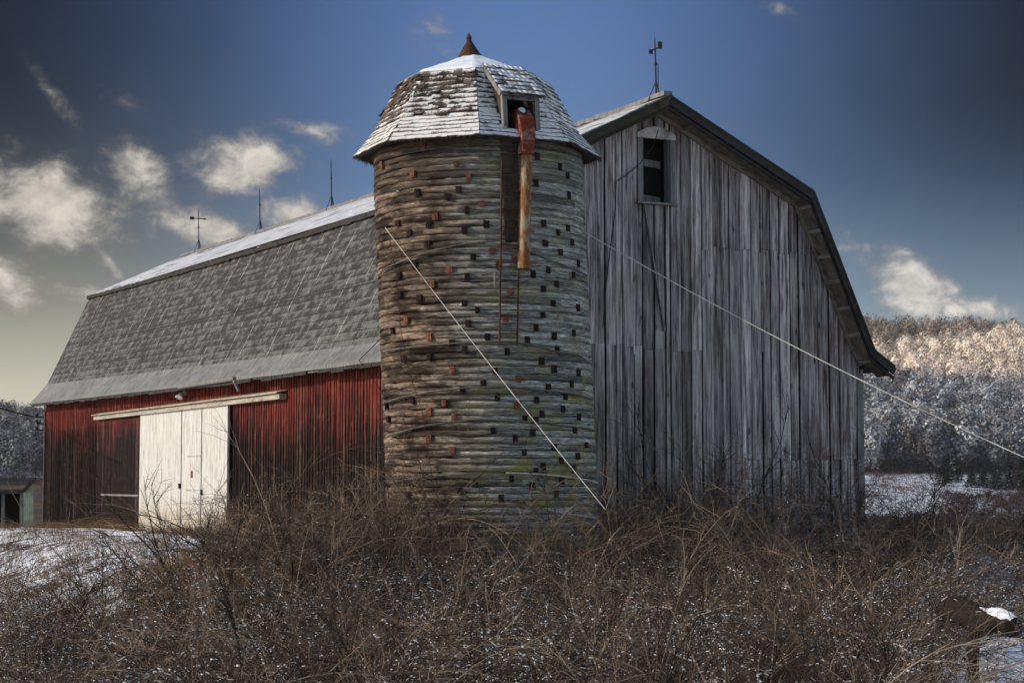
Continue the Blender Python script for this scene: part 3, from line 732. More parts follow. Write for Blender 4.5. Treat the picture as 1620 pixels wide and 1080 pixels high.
# ------------------------------------------------------------------ lightning rods on the ridge
def rod(px, py, ptop, l, label, vane=0, vpy=None):
    k = prof_z(0, l); base = O + Vv * l; base.z = k + .10
    dist = base.y; top = (py - ptop) / F * dist
    e = empty('lightning_rod', base, ROTZ)
    tag(e, label, 'lightning rod', 'lightning rods along the barn ridge')
    p = MB(); lean = -.02 * top
    p.tube([(0, 0, .0), (lean * .5, 0, top * .5), (lean, 0, top * .93), (lean, 0, top)], [.022, .020, .014, .004], 6); p.build('rod', M['iron'], e)
    for i in range(3):
        a = math.radians(30 + 120 * i); lg = MB()
        lg.tube([(.22 * math.cos(a), .22 * math.sin(a), -.06 - .10 * abs(math.cos(a))), (.09 * math.cos(a), .09 * math.sin(a), top * .13), (.015 * math.cos(a), .015 * math.sin(a), top * .26)], .012, 5)
        lg.build('leg', M['iron'], e)
    if vane:
        hz = top * (py - vpy) / (py - ptop); v = MB()
        if vane == 1:
            v.bar((-.22 + lean, 0, hz), (.26 + lean, 0, hz), .02, .035); v.box((-.34 + lean, -.012, hz - .06), (-.18 + lean, .012, hz + .06)); v.tube([(.24 + lean, 0, hz), (.36 + lean, 0, hz)], [.045, .004], 6)
        else:
            v.bar((-.13 + lean, -.05, hz - .06), (.14 + lean, .05, hz + .06), .02, .03); v.box((.08 + lean, -.012, hz + .02), (.18 + lean, .012, hz + .18)); v.box((-.15 + lean, -.012, hz - .12), (-.06 + lean, .012, hz - .02))
            v.tube([(.05, 0, 0), (.05, 0, top * .55), (.0, 0, top * .56)], .010, 5)
        v.build('weather_vane', M['iron'], e)
    bll = MB(); bll.tube([(lean * .5, 0, top * (.55 if vane else .62) + d) for d in (-.05, -.02, .02, .05)], [.02, .034, .034, .02], 8); bll.build('collar', M['iron'], e)
def ridge_l(px):
    best = min(range(400), key=lambda i: abs(810 + F * (O + Vv * (LEN * i / 399)).x / ((O + Vv * (LEN * i / 399)).y * cP + 8 * sP) - px)); return LEN * best / 399
rod(313, 397, 328, ridge_l(314), 'lightning rod with arrow vane at the far end of the snowy ridge', 1, 345)
rod(411, 370, 300, ridge_l(411), 'plain lightning rod without a vane midway along the ridge, next to the arrow vane rod')
rod(525, 330, 249, ridge_l(525), 'plain lightning rod without a vane on the ridge just behind the silo')
rod(1046, 158, 57, .55, 'tall lightning rod with bent vane at the peak of the grey gable', 2, 78)

# ------------------------------------------------------------------ silo
SD, SR = 35.4, 2.02
def szpx(py): return at(760, py, SD).z
AX1 = at(779, 800, SD); AX0 = at(755.5, 245, SD); LEAN = (AX0.x - AX1.x) / (AX0.z - AX1.z)
SB = -3.8; SX0 = AX1.x + LEAN * (SB - AX1.z)
SILO = empty('silo', (SX0, SD, SB)); tag(SILO, 'weathered round wooden silo with snowy eight sided shingle roof and rusty spire beside the barn', 'silo')
def sl_pt(phi, r, z):              # silo-local point, z is world height
    return Vector((LEAN * (z - SB) + r * math.sin(phi), -r * math.cos(phi), z - SB))
def silo_hit(px, py, r):
    d = ray(px, py); z = 2.0
    for _ in range(12):
        ax = SX0 + LEAN * (z - SB)
        a = d.x**2 + d.y**2; b = -2 * (d.x * ax + d.y * SD); c = ax * ax + SD * SD - r * r
        disc = b*b - 4*a*c; tt = (-b - math.sqrt(max(disc, 0))) / (2*a); z = d.z * tt
    p = d * tt; return math.atan2(p.x - ax, SD - p.y), p.z
ZT = szpx(228)

def build_silo_wall():
    H = .128; nC = int((szpx(245) - SB) / H); nA = 288
    V, Fq, uv, rn = [], [], [], []
    ph = np.linspace(-math.pi, math.pi, nA + 1)[:-1]
    sagn = None
    for c in range(nC):
        z0 = SB + c * H; z1 = z0 + H; left = np.clip(-np.sin(ph) * 1.2 + .15, 0.12, 1)
        sagz = sagn if sagn is not None else 0 * ph; sagn = (fbm(ph * 3 + c * 7.1, np.full(nA, 40. + c), 2) - .37) * .035 * (.4 + left)
        # board ends along this course
        joints = np.sort(RNG.uniform(-math.pi, math.pi, 7)); bi = np.searchsorted(joints, ph); br = RNG.random(9)[bi]
        left = np.clip(-np.sin(ph) * 1.2 + .15, 0.12, 1)
        warp = (fbm(ph * 5 + c * 13.7, np.full(nA, c * 3.3), 3) - .43)
        d0 = .004 + np.abs(RNG.normal(0, .006)) + left * np.clip(warp * .07, -.004, .022)
        # curl where a board ends
        for j in joints: d0 = d0 + np.exp(-((ph - j) / .035) ** 2) * RNG.uniform(-.006, .014)
        rb = SR + d0; rt = SR + .004 + RNG.normal(0, .002) + 0 * ph
        gap = .004 + RNG.uniform(0, .004) + np.clip((fbm(ph * 4 + c * 5.3, np.full(nA, 90. + c), 3) - .48) * .10, 0, .018) * (.25 + left)
        rows = [(SR - .035 + 0 * ph, z0 + sagz), (rb, z0 + sagz), (SR + .004 + d0 * .35, z1 - gap + sagn), (SR - .035 + 0 * ph, z1 - gap + sagn)]
        b = len(V) // 1
        st = len(V)
        for (r, z) in rows:
            z = z + 0 * ph
            V.extend(np.c_[LEAN * (z - SB) + r * np.sin(ph), -r * np.cos(ph), z - SB].tolist()); uv.extend(np.c_[ph * SR, z].tolist()); rn.extend(br.tolist())
        k = np.arange(nA); k2 = (k + 1) % nA
        for rr in range(3):
            o = st + rr * nA; Fq.append(np.stack([o + k, o + k2, o + nA + k2, o + nA + k], -1))
    Fq = np.concatenate(Fq)
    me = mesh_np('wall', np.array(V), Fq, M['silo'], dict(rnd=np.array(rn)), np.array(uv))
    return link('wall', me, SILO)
SWALL = build_silo_wall()

def clips():
    A = [(250,893),(435,945),(698,884),(775,963),(716,1040),(465,1060),(1198,838),(1337,903),(1385,955),(1190,1000),(497,780)]
    B = [(570,42),(778,85),(688,125),(496,165),(455,212),(673,245),(808,210),(337,265),(447,330),(728,410),(843,375),(883,458),(583,488),(690,530),(478,575),(368,462),(398,662),(673,692),(753,733),(322,797),
         (698,815),(458,897),(598,935),(675,975),(815,897),(460,1020),(927,785),(955,625),(980,425),(945,300),(1160,205),(1248,260),(1170,328),(1263,382),(1335,320),(1308,235),(1187,490),(1342,520),(1240,575),
         (1158,605),(1095,515),(1218,692),(1370,720),(1155,765),(1113,840),(1060,915),(1225,893),(1345,873),(1243,973),(935,987),(1148,1045)]
    Cc = [(998,40),(1070,85),(1210,105),(485,90),(732,95),(865,140),(665,168),(1037,190),(1170,170),(1135,240),(745,245),(970,260),(547,205),(1120,312),(1000,340),(857,290),(355,328),(498,355),(260,262),(440,280),
          (903,368),(965,372),(720,435),(948,447),(848,478),(357,478),(898,558),(485,548),(1070,530),(1112,605),(1008,640),(965,665),(825,708),(945,750),(1113,718),(620,738),(767,820),(522,775)]
    D = [(300,1030),(278,525),(280,643),(238,860),(268,205),(1372,450),(1315,35),(385,18)]
    E2 = [(1205,580),(1188,433),(1212,358),(1255,517),(1183,655),(1082,795),(890,860),(235,800),(117,295),(127,370)]
    px = [(540 + x / 3.857, 30 + y / 3.857) for x, y in A] + [(560 + x / 3.857, 300 + y / 3.857) for x, y in B] + [(580 + x / 3.6, 560 + y / 3.6) for x, y in Cc]
    rest = [(560 + x / 3.857, 300 + y / 3.857) for x, y in D] + [(580 + x / 3.6, 560 + y / 3.6) for x, y in E2]
    stuff = MB(); rnd = random.Random(3)
    for k, (x, y) in enumerate(px + rest):
        phi, z = silo_hit(x, y, SR + .03); mb = MB() if k < len(px) else stuff
        hw = .048 / SR * rnd.uniform(.85, 1.15); hh = .062 * rnd.uniform(.9, 1.15); r0, r1 = SR - .01, SR + .040 + max(0, -math.sin(phi)) * .03
        c8 = [sl_pt(phi + a, r, z + b) for b in (-hh, hh) for (a, r) in ((-hw, r1), (hw, r1), (hw, r0), (-hw, r0))]
        mb.quadbox(c8)
        for s in (-.5, .5):     # bolt heads
            mb.quadbox([sl_pt(phi + a, r, z + s * hh + b) for b in (-.012, .012) for (a, r) in ((-.006, r1 + .014), (.006, r1 + .014), (.006, r1 - .001), (-.006, r1 - .001))])
        if k < len(px):
            org = rnd.random() < (.55 if math.sin(phi) < -.25 or z > 5 else .10)
            mb.build('splice_clip', M['cliporange' if org else 'cliprust'], SWALL)
    tag(stuff.build('splice_clip', M['cliprust'], SWALL), kind='stuff')
clips()

def build_silo_bits():
    # iron hoops and loose cables round the wall
    for pl, r, mt in (([(602, 430), (640, 412), (680, 398), (740, 385), (790, 381), (830, 395), (870, 412), (905, 425), (928, 436)], .016, 'hoop'),
                      ([(606, 556), (650, 549), (720, 543), (790, 540), (830, 543), (880, 556), (915, 562), (931, 574)], .016, 'hoop'),
                      ([(612, 636), (680, 620), (740, 613), (800, 612), (850, 616), (900, 622), (937, 632)], .018, 'hoop'),
                      ([(614, 690), (680, 672), (760, 663), (830, 667), (890, 673), (939, 680)], .018, 'hoop'),
                      ([(616, 764), (680, 753), (760, 748), (800, 748)], .016, 'hoop'), ([(800, 748), (840, 749), (880, 752), (945, 763)], .017, 'wire'),
                      ([(868, 806), (900, 813), (945, 820)], .014, 'wire'), ([(640, 244), (700, 234), (760, 231), (850, 234), (900, 243), (918, 250)], .012, 'iron')):
        mb = MB(); q = [silo_hit(x, y, SR + .075) for x, y in pl]; pts = []
        for (p0, z0), (p1, z1) in zip(q[:-1], q[1:]):
            for i in range(6): k = i / 6; pts.append(sl_pt(p0 + (p1-p0)*k, SR + .075, z0 + (z1-z0)*k))
        pts.append(sl_pt(q[-1][0], SR + .075, q[-1][1])); mb.tube(pts, r, 6); mb.build('hoop', M[mt], SILO, True)
    for pl, mt in (([(640, 560), (652, 605), (668, 650), (678, 720), (686, 765), (697, 800), (708, 838)], 'rust'), ([(615, 372), (628, 440), (634, 520), (641, 560)], 'rust'),
                   ([(755, 617), (743, 636), (739, 660), (741, 685)], 'wire'), ([(765, 622), (780, 620), (795, 632)], 'wire'), ([(806, 645), (800, 670), (785, 690)], 'hoop'), ([(838, 645), (842, 670), (832, 700), (828, 715)], 'iron')):
        mb = MB(); mt = 'hoop' if mt == 'wire' else mt; mb.tube([sl_pt(p, SR + .10, z) for p, z in (silo_hit(x, y, SR + .10) for x, y in pl)], .006, 5); mb.build('loose_wire', M[mt], SILO)
    # hatch column behind the ladder
    hc = MB(); p0, _ = silo_hit(797, 330, SR + .05); p1, _ = silo_hit(823, 330, SR + .05)
    for i in range(5):
        z0 = szpx(402) + i * (szpx(235) - szpx(402)) / 5; z1 = z0 + (szpx(235) - szpx(402)) / 5 - .03
        for k in range(4):
            a, b = p0 + (p1 - p0) * k / 4, p0 + (p1 - p0) * (k + .95) / 4
            hc.quadbox([sl_pt(x, r, z) for z in (z0, z1) for (x, r) in ((a, SR + .05), (b, SR + .05), (b, SR), (a, SR))])
    hc.build('hatch_column', M['bark'], SILO)
    lad = empty('ladder', (0, 0, 0)); lad.parent = SILO
    R2 = SR + .14; rails = []
    for a, b in (((794, 245), (790, 545)), ((822, 330), (818, 547))):
        q0, q1 = silo_hit(*a, R2), silo_hit(*b, R2); mb = MB()
        mb.tube([sl_pt(q0[0], R2, q0[1]), sl_pt((q0[0]+q1[0])/2, R2 + .01, (q0[1]+q1[1])/2), sl_pt(q1[0], R2, q1[1])], .021, 6); mb.build('rail', M['rust'], lad); rails.append((q0, q1))
    for y in range(275, 545, 28):
        z = silo_hit(805, y, R2)[1]; (a0, a1), (b0, b1) = rails
        f = lambda q0, q1: q0[0] + (q1[0] - q0[0]) * (z - q0[1]) / (q1[1] - q0[1])
        mb = MB(); mb.tube([sl_pt(f(a0, a1), R2, z), sl_pt(f(b0, b1), R2, z)], .013, 5); mb.build('rung', M['rust'], lad)
    p, z = silo_hit(786, 442, R2); bx = MB()
    bx.tube([sl_pt(p - .02, R2, z - .15), sl_pt(p - .02, R2 + .04, z + .12), sl_pt(p + .02, R2 + .04, z + .13), sl_pt(p + .02, R2, z - .14)], .016, 6); bx.build('hook', M['greywood'], SILO)
build_silo_bits()

# shingled roof
PH0 = math.radians(2)
RP = [(2.40, szpx(250)), (1.98, szpx(210)), (1.50, szpx(136)), (.16, szpx(93))]
def build_silo_roof():
    ap = math.cos(math.pi / 8)
    def facet(k, j, t, s):     # j: section, t along the slope 0..1, s across -1..1
        r = RP[j][0] + (RP[j+1][0] - RP[j][0]) * t; z = RP[j][1] + (RP[j+1][1] - RP[j][1]) * t
        a = sl_pt(PH0 + k * math.pi / 4, r, z); b = sl_pt(PH0 + (k + 1) * math.pi / 4, r, z)
        return a.lerp(b, (s + 1) / 2)
    base = MB()
    for k in range(8):
        for j in range(3):
            if k == 0 and j < 2:
                lo = .34 if j == 0 else 0
                for (t0, t1, a, b) in ((lo, 1, -1, -.42), (lo, 1, .42, 1)) + (((0, lo, -1, 1),) if j == 0 else ()):
                    base.poly([facet(k, j, t0, a), facet(k, j, t0, b), facet(k, j, t1, b), facet(k, j, t1, a)])
                continue
            base.poly([facet(k, j, 0, -1), facet(k, j, 0, 1), facet(k, j, 1, 1), facet(k, j, 1, -1)])
        base.poly([facet(k, 0, 0, 1), facet(k, 0, 0, -1), sl_pt(PH0 + k * math.pi / 4, 1.9, RP[0][1] + .05), sl_pt(PH0 + (k+1) * math.pi / 4, 1.9, RP[0][1] + .05)])
    roof = base.build('roof', M['bark'], SILO)
    V, Fq, rn, sn = [], [], [], []; rnd = random.Random(5)
    for k in range(8):
        mid = (PH0 + (k + .5) * math.pi / 4); mid = (mid + math.pi) % (2 * math.pi) - math.pi
        lit = math.sin(mid) < 0
        for j in range(3):
            L = math.dist(RP[j], RP[j+1]); rows = max(1, round(L / (.118 if j < 2 else .14)))
            for r_ in range(rows):
                t0, t1 = r_ / rows, min((r_ + 1.35) / rows, 1.0 + (.02 if j == 2 else .05))
                w = (facet(k, j, t0, 1) - facet(k, j, t0, -1)).length; n = max(1, round(w / .16)); s = -1.0; jit = rnd.uniform(0, .6)
                cs = [-1.0] + [min(1, max(-1, -1 + 2 * (i + jit + rnd.uniform(-.18, .18)) / n)) for i in range(n + 1)] + [1.0]; cs = sorted(set(cs))
                for c0, c1 in zip(cs[:-1], cs[1:]):
                    if c1 - c0 < .04: continue
                    if k == 0 and abs((c0 + c1) / 2) < .44 and (j == 1 or (j == 0 and t0 > .30)): continue
                    p = [facet(k, j, t0, c0 + .001), facet(k, j, t0, c1 - .001), facet(k, j, t1, c1 - .001), facet(k, j, t1, c0 + .001)]
                    nr = (p[1] - p[0]).cross(p[3] - p[0]).normalized()
                    wild = fbm(np.array([mid * 3 + c0 * 2.2]), np.array([j * 5 + t0 * 4.5]), 2)[0]
                    curl = .024 + abs(rnd.gauss(0, .006)) + (.06 * rnd.random() if wild > .45 and j == 1 and lit else 0)
                    dz = rnd.uniform(-.014, .012) + (rnd.uniform(-.05, .05) if wild > .45 and lit and j == 1 else 0)
                    ax = (p[0] - p[3]).normalized() * dz
                    c2 = curl * (rnd.uniform(.6, 1.3) if wild > .45 else rnd.uniform(.9, 1.1))
                    q = [p[0] + ax, p[1] + ax, p[2], p[3]]; up = [nr * curl, nr * c2, nr * .006, nr * .006]
                    b = len(V); th = nr * .016
                    V += [tuple(x + u) for x, u in zip(q, up)] + [tuple(x + u - th) for x, u in zip(q, up)]
                    Fq += [(b, b+1, b+2, b+3), (b+4, b+5, b+1, b)]
                    r = rnd.random(); rn += [r] * 8
                    if j == 2: base_s = 1.0
                    elif j == 0: base_s = .66
                    else: base_s = (.47 if lit else .55) + (1 - t0) ** 3 * .12 - (.10 if math.sin(mid) < -.75 else 0) - (.12 if wild > .5 and lit else 0)
                    sj = rnd.uniform(-.035, .035)
                    # drip edge stays bare, snow lies on the flat of the shingle above it
                    sn += [base_s + sj - .16, base_s + sj - .16, base_s + sj + .16, base_s + sj + .16] + [-.9] * 4
    me = mesh_np('shingles', np.array(V), np.array(Fq), M['shingle'], dict(rnd=np.array(rn), snow=np.array(sn)))
    link('shingles', me, roof)
    # shaggy drip edge with small icicles
    ic = MB()
    for k in range(8):
        a, b = sl_pt(PH0 + k * math.pi / 4, RP[0][0] + .01, RP[0][1]), sl_pt(PH0 + (k+1) * math.pi / 4, RP[0][0] + .01, RP[0][1])
        for i in range(46):
            p = a.lerp(b, (i + rnd.random()) / 46); ln = rnd.uniform(.02, .085)
            ic.tube([p + Vector((0, 0, .015)), p + Vector((rnd.uniform(-.01, .01), rnd.uniform(-.01, .01), -ln))], [.012, .003], 4, cap=False)
    ic.build('drip_edge', M['shinglebare'], roof)
    # snow cap over the flat top
    V, Fq = [], []; nr_, na = 14, 96
    for i in range(nr_ + 1):
        t = i / nr_
        for k in range(na):
            a = 2 * math.pi * k / na; kk = (a / (math.pi / 4)) % 1
            rr = (RP[2][0] + .015 + (RP[3][0] - RP[2][0]) * t); rr *= math.cos(math.pi/8) / math.cos((kk - .5) * math.pi / 4)
            edge = (fbm(np.array([math.cos(a) * 5 + 9]), np.array([math.sin(a) * 5 + 9]), 3)[0] - .45)
            if i == 0: rr += edge * .12 - .06
            z = RP[2][1] + (RP[3][1] - RP[2][1]) * t + (.035 + .05 * (fbm(np.array([rr * math.cos(a) * 3 + 20]), np.array([rr * math.sin(a) * 3 + 20]), 3)[0] - .4)) * (1 if i else .25)
            V.append(tuple(sl_pt(PH0 + a, rr, z)))
    for i in range(nr_):
        for k in range(na):
            a = i * na + k; b = i * na + (k + 1) % na; Fq.append((a, b, b + na, a + na))
    me = mesh_np('snow_cap', np.array(V), np.array(Fq), M['snow'], smooth=True); link('snow_cap', me, roof)
    # spire: rusty cone with a small upper cone
    sp = MB(); z0 = szpx(90); zz = lambda y: szpx(y); bs = lambda z, r: None
    pts = [sl_pt(0, 0, zz(92)), sl_pt(0, 0, zz(88)), sl_pt(0, 0, zz(67)), sl_pt(0, 0, zz(63)), sl_pt(0, 0, zz(61)), sl_pt(0, 0, zz(52))]
    off = Vector((-.07, 0, 0)); sp.tube([p + off for p in pts], [.235, .225, .06, .045, .062, .005], 16); sp.build('spire', M['finial'], roof)
    # dormer over the filling hole
    ph = PH0 + math.pi / 8; n = Vector((math.sin(ph), -math.cos(ph), 0)); t = Vector((math.cos(ph), math.sin(ph), 0))
    def dp(o, s, py): z = at(800, py, SD - o * math.cos(ph)).z; return Vector((LEAN * (z - SB), 0, z - SB)) + n * o + t * s
    W2 = .33; OF = 2.04
    po = MB()
    for s in (-W2, W2): 
        a, b = dp(OF, s, 208), dp(OF, s, 152); po.bar(a, b, .09, .09, n)
    D = empty('dormer', (0, 0, 0)); D.parent = SILO
    po.bar(dp(OF, -W2, 156), dp(OF, W2, 156), .08, .07); po.build('post', M['greywood'], D)
    ck = MB()
    for s in (-W2 + .01, W2 - .01):
        q = [dp(OF, s, 208), dp(1.36, s, 214), dp(1.30, s, 118), dp(OF, s, 152)]; o = t * .02
        ck.quadbox([q[0] - o, q[1] - o, q[1] + o, q[0] + o, q[3] - o, q[2] - o, q[2] + o, q[3] + o])
    ck.build('cheek', M['bark'], D)
    ib = MB(); q = [dp(1.42, -W2, 214), dp(1.42, W2, 214), dp(1.28, W2, 120), dp(1.28, -W2, 120)]; o = n * -.03
    ib.quadbox([q[0], q[1], q[1] + o, q[0] + o, q[3], q[2], q[2] + o, q[3] + o]); ib.build('dark_interior', M['dark'], D)
    sl_ = MB()
    for py in (166, 174, 182, 190, 198): sl_.bar(dp(1.70, -W2 + .02, py), dp(1.74, -W2 + .17, py), .02, .04)
    sl_.build('louver', M['paletrim'], D)
    # little shed roof with shingle rows and snow
    V, Fq, rn, sn = [], [], [], []; rows = 7
    top0, top1 = dp(1.30, -.40, 105), dp(1.30, .44, 105); e0, e1 = dp(2.20, -.45, 150), dp(2.20, .45, 150)
    nn = (top1 - top0).cross(e0 - top0).normalized(); nn = nn if nn.z > 0 else -nn
    for r_ in range(rows):
        f0, f1 = r_ / rows, min((r_ + 1.3) / rows, 1.02); c = 0.
        while c < 1:
            c1 = min(1, c + rnd.uniform(.10, .17)); j = rnd.uniform(-.01, .02)
            g = lambda s, f: e0.lerp(e1, s).lerp(top0.lerp(top1, s), f)
            q = [g(c + .005, f0 - j), g(c1 - .005, f0 - j), g(c1 - .005, f1), g(c + .005, f1)]; b = len(V); cu = rnd.uniform(.03, .05)
            V += [tuple(q[0] + nn * cu), tuple(q[1] + nn * cu), tuple(q[2] + nn * .012), tuple(q[3] + nn * .012)] + [tuple(x - nn * .01) for x in q]
            Fq += [(b, b+1, b+2, b+3), (b+4, b+5, b+1, b), (b+5, b+6, b+2, b+1), (b+7, b+4, b, b+3), (b+6, b+7, b+3, b+2)]; rn += [rnd.random()] * 8
            s0 = .66 + rnd.uniform(-.18, .15); sn += [s0 - .05, s0 - .05, s0 + .1, s0 + .1] + [-.5] * 4; c = c1
    link('dormer_roof', mesh_np('dormer_roof', np.array(V), np.array(Fq), M['shingle'], dict(rnd=np.array(rn), snow=np.array(sn))), D)
    rb = MB(); o = nn * -.03
    rb.quadbox([e0 + o, e1 + o, top1 + o, top0 + o, e0, e1, top1, top0]); rb.bar(e0 - nn * .02, top0 - nn * .02, .03, .09, nn); rb.bar(e1 - nn * .02, top1 - nn * .02, .03, .09, nn); rb.build('roof_board', M['greywood'], D)
    # filling pipe
    FPh = math.radians(22.6); RR = SR + .24
    base = Vector((SX0, SD, SB)); pt = lambda r, py, ph_=FPh: sl_pt(ph_, r, szpx(py)) + base
    P0 = at(829, 425, SD - 2.05); e = empty('filling_pipe', P0)
    tag(e, 'rusty filling pipe with red elbow hanging down the silo from its dormer', 'pipe')
    lo = lambda p: p - P0
    top = at(833, 242, SD - 2.05); mb = MB(); n_ = 8
    mb.tube([lo(P0.lerp(top, i / n_)) for i in range(n_ + 1)], [.105] * (n_ + 1), 14, cap=False); mb.tube([lo(P0 + Vector((0, 0, .0))), lo(P0 + Vector((0, 0, .12)))], .125, 14, cap=False)
    pipe = mb.build('pipe', M['rustpipe'], e, True)
    pi = MB(); pi.tube([lo(P0 + Vector((0, 0, .03))), lo(P0 + Vector((0, 0, .04)))], .10, 12); pi.build('pipe_mouth', M['dark'], pipe)
    el = MB(); hl = at(832, 243, SD - 2.05); h0 = at(818, 196, SD - 1.45); h1 = at(825, 187, SD - 1.75); h2 = at(831, 196, SD - 1.98); h3 = at(834, 215, SD - 2.05)
    el.tube([lo(h0), lo(h1), lo(h2), lo(h3), lo(hl)], [.20, .205, .20, .18, .155], 4, phase=math.pi / 4); 
    el.tube([lo(hl + Vector((0, 0, -.02))), lo(hl + Vector((0, 0, .05)))], .145, 12); elbow = el.build('elbow', M['redelbow'], e)
    sn_ = MB(); sn_.tube([lo(h0 + Vector((0, 0, .10))), lo(h1 + Vector((0, 0, .115))), lo(h2 + Vector((0, .03, .10)))], [.07, .09, .03], 8); sn_.build('snow', M['snow'], e)
M['shinglebare'] = material('shinglebare', plain((.055, .042, .038), .6, 10))
build_silo_roof()

# ------------------------------------------------------------------ wires and the shed
def cable(name, a, b, r, sag, mat, label, cat='cable', n=24):
    mb = MB(); a, b = Vector(a), Vector(b); m_ = a
    mb.tube([a.lerp(b, i / n) - m_ - Vector((0, 0, sag * 4 * (i / n) * (1 - i / n))) for i in range(n + 1)], r, 6)
    o = mb.build(name, mat); o.location = m_; return tag(o, label, cat)
ph, z = silo_hit(612, 360, SR + .06); A1 = sl_pt(ph, SR + .10, z) + Vector((SX0, SD, SB))
cable('guy_wire', A1, at(958, 806, 29.0), .0062, .05, M['wire'], 'pale guy wire slanting down across the front of the silo')
ph, z = silo_hit(926, 368, SR + .02); A2 = sl_pt(ph, SR + .02, z) + Vector((SX0, SD, SB))
cable('guy_wire', A2, at(1660, 741, 31.5), .0095, .14, M['wire'], 'long pale wire running from the silo past the gable corner towards the hill')
UA = O + U * (-WX - .25) + Vv * (LEN - .3); UA.z = at(62, 660, UA.y).z
cable('utility_cable', at(-60, 622, UA.y - 12), UA, .03, .1, M['hoop'], 'utility cable reaching the far corner of the red wall', 'cable')
br = MB(); q = bl(UA)
for dz in (0, -.25, -.5): br.tube([(q.x + .3, q.y, q.z + dz), (q.x - .05, q.y, q.z + dz + .02), (q.x - .12, q.y, q.z + dz + .12)], .03, 6); br.tube([(q.x - .06, q.y, q.z + dz + .02), (q.x - .06, q.y, q.z + dz + .14)], .06, 8)
br.tube([(q.x + .1, q.y, q.z - .1), (q.x - .15, q.y - .1, q.z - .5), (q.x - .05, q.y, q.z - .9)], .02, 5)
br.build('insulator_bracket', M['iron'], BARN)

def shed():
    d = 77.0; p = lambda x, y, dd=d: at(x, y, dd)
    b = p(30, 843); e = empty('shed', b); tag(e, 'low open fronted shed with pale green end wall beyond the red wall', 'shed')
    lo = lambda v: v - b
    G = MB(); 
    for i in range(5):
        x0, x1 = 37 + i * 3.2, 37 + (i + .95) * 3.2; y0 = 776 - (x0 - 35) * .9
        y1 = 776 - (x1 - 35) * .9
        G.quadbox([lo(p(x0, 842)), lo(p(x1, 842)), lo(p(x1, 842, d + .1)), lo(p(x0, 842, d + .1)), lo(p(x0, y0)), lo(p(x1, y1)), lo(p(x1, y1, d + .1)), lo(p(x0, y0, d + .1))])
    G.build('end_wall', M['greenwall'], e)
    R = MB(); R.quadbox([lo(p(-70, 783)), lo(p(36, 779)), lo(p(36, 777, d + 5)), lo(p(-70, 781, d + 5)), lo(p(-70, 777)), lo(p(36, 774)), lo(p(36, 772, d + 5)), lo(p(-70, 775, d + 5))])
    R.bar(lo(p(36, 777, d - .1)), lo(p(55, 757, d - .1)), .12, .12, (0, 1, 0)); R.build('roof', M['fascia'], e)
    B = MB(); B.box(lo(p(-70, 850, d + 4)), lo(p(36, 780, d + 4)) + Vector((0, .1, 0))); B.build('back_wall', M['dark'], e)
    P = MB()
    for x in (-62, -20, 5, 34): P.bar(lo(p(x, 848, d + .2)), lo(p(x, 779, d + .2)), .12, .12, (0, 1, 0)); 
    P.build('post', M['greywood'], e)
shed()

# ------------------------------------------------------------------ twigs, brush, trees
def strands(p0, d0, L, k, droop, wob):
    n = len(p0); P = np.zeros((n, k, 3)); P[:, 0] = p0; d = d0 / np.linalg.norm(d0, axis=1, keepdims=True); st = (L / (k - 1))[:, None]
    for i in range(1, k):
        d = d + RNG.normal(0, wob, (n, 3)); d[:, 2] -= droop * np.asarray(L) / (k - 1); d /= np.linalg.norm(d, axis=1, keepdims=True)
        P[:, i] = P[:, i-1] + d * st
    return P
def tubes_np(P, r0, r1, rnd, sides=3):
    n, k, _ = P.shape; ax = P[:, -1] - P[:, 0]; ax /= np.linalg.norm(ax, axis=1, keepdims=True) + 1e-9
    h = np.where(np.abs(ax[:, 2:3]) < .9, [[0, 0, 1.]], [[1., 0, 0]]); e1 = np.cross(ax, h); e1 /= np.linalg.norm(e1, axis=1, keepdims=True); e2 = np.cross(ax, e1)
    t = np.linspace(0, 1, k); R = np.asarray(r0)[:, None] * (1 - t) + np.asarray(r1)[:, None] * t
    an = np.arange(sides) * 2 * np.pi / sides
    V = P[:, :, None, :] + R[:, :, None, None] * (np.cos(an)[None, None, :, None] * e1[:, None, None, :] + np.sin(an)[None, None, :, None] * e2[:, None, None, :])
    idx = np.arange(n * k * sides).reshape(n, k, sides); a = idx[:, :-1]; b = idx[:, 1:]
    Fq = np.stack([a, np.roll(a, -1, 2), np.roll(b, -1, 2), b], -1).reshape(-1, 4)
    return V.reshape(-1, 3), Fq, np.repeat(rnd, k * sides)
CUBE = np.array([(-1,-1,-1),(1,-1,-1),(1,1,-1),(-1,1,-1),(-1,-1,1),(1,-1,1),(1,1,1),(-1,1,1)], float)
CUF = np.array([(0,3,2,1),(4,5,6,7),(0,1,5,4),(1,2,6,5),(2,3,7,6),(3,0,4,7)])
def blobs(C, r):
    n = len(C); s = np.asarray(r)[:, None, None] * RNG.uniform(.5, 1.1, (n, 8, 3)) * np.array([1, 1, .6]); a = RNG.uniform(0, 6.28, n); c, s_ = np.cos(a), np.sin(a)
    K = CUBE[None] * s * .75; X = K[..., 0] * c[:, None] - K[..., 1] * s_[:, None]; Y = K[..., 0] * s_[:, None] + K[..., 1] * c[:, None]
    V = np.stack([X, Y, K[..., 2]], -1) + C[:, None]
    return V.reshape(-1, 3), (CUF[None] + (np.arange(n) * 8)[:, None, None]).reshape(-1, 4)
def pick(P, m_, lo=.2, hi=1.0):
    """m_ random points on random strands, with the local direction"""
    n, k, _ = P.shape; i = RNG.integers(0, n, m_); t = RNG.uniform(lo, hi, m_) * (k - 1) * .999; j = np.floor(t).astype(int); f = (t - j)[:, None]
    a, b = P[i, j], P[i, np.minimum(j + 1, k - 1)]; return a * (1 - f) + b * f, b - a, i
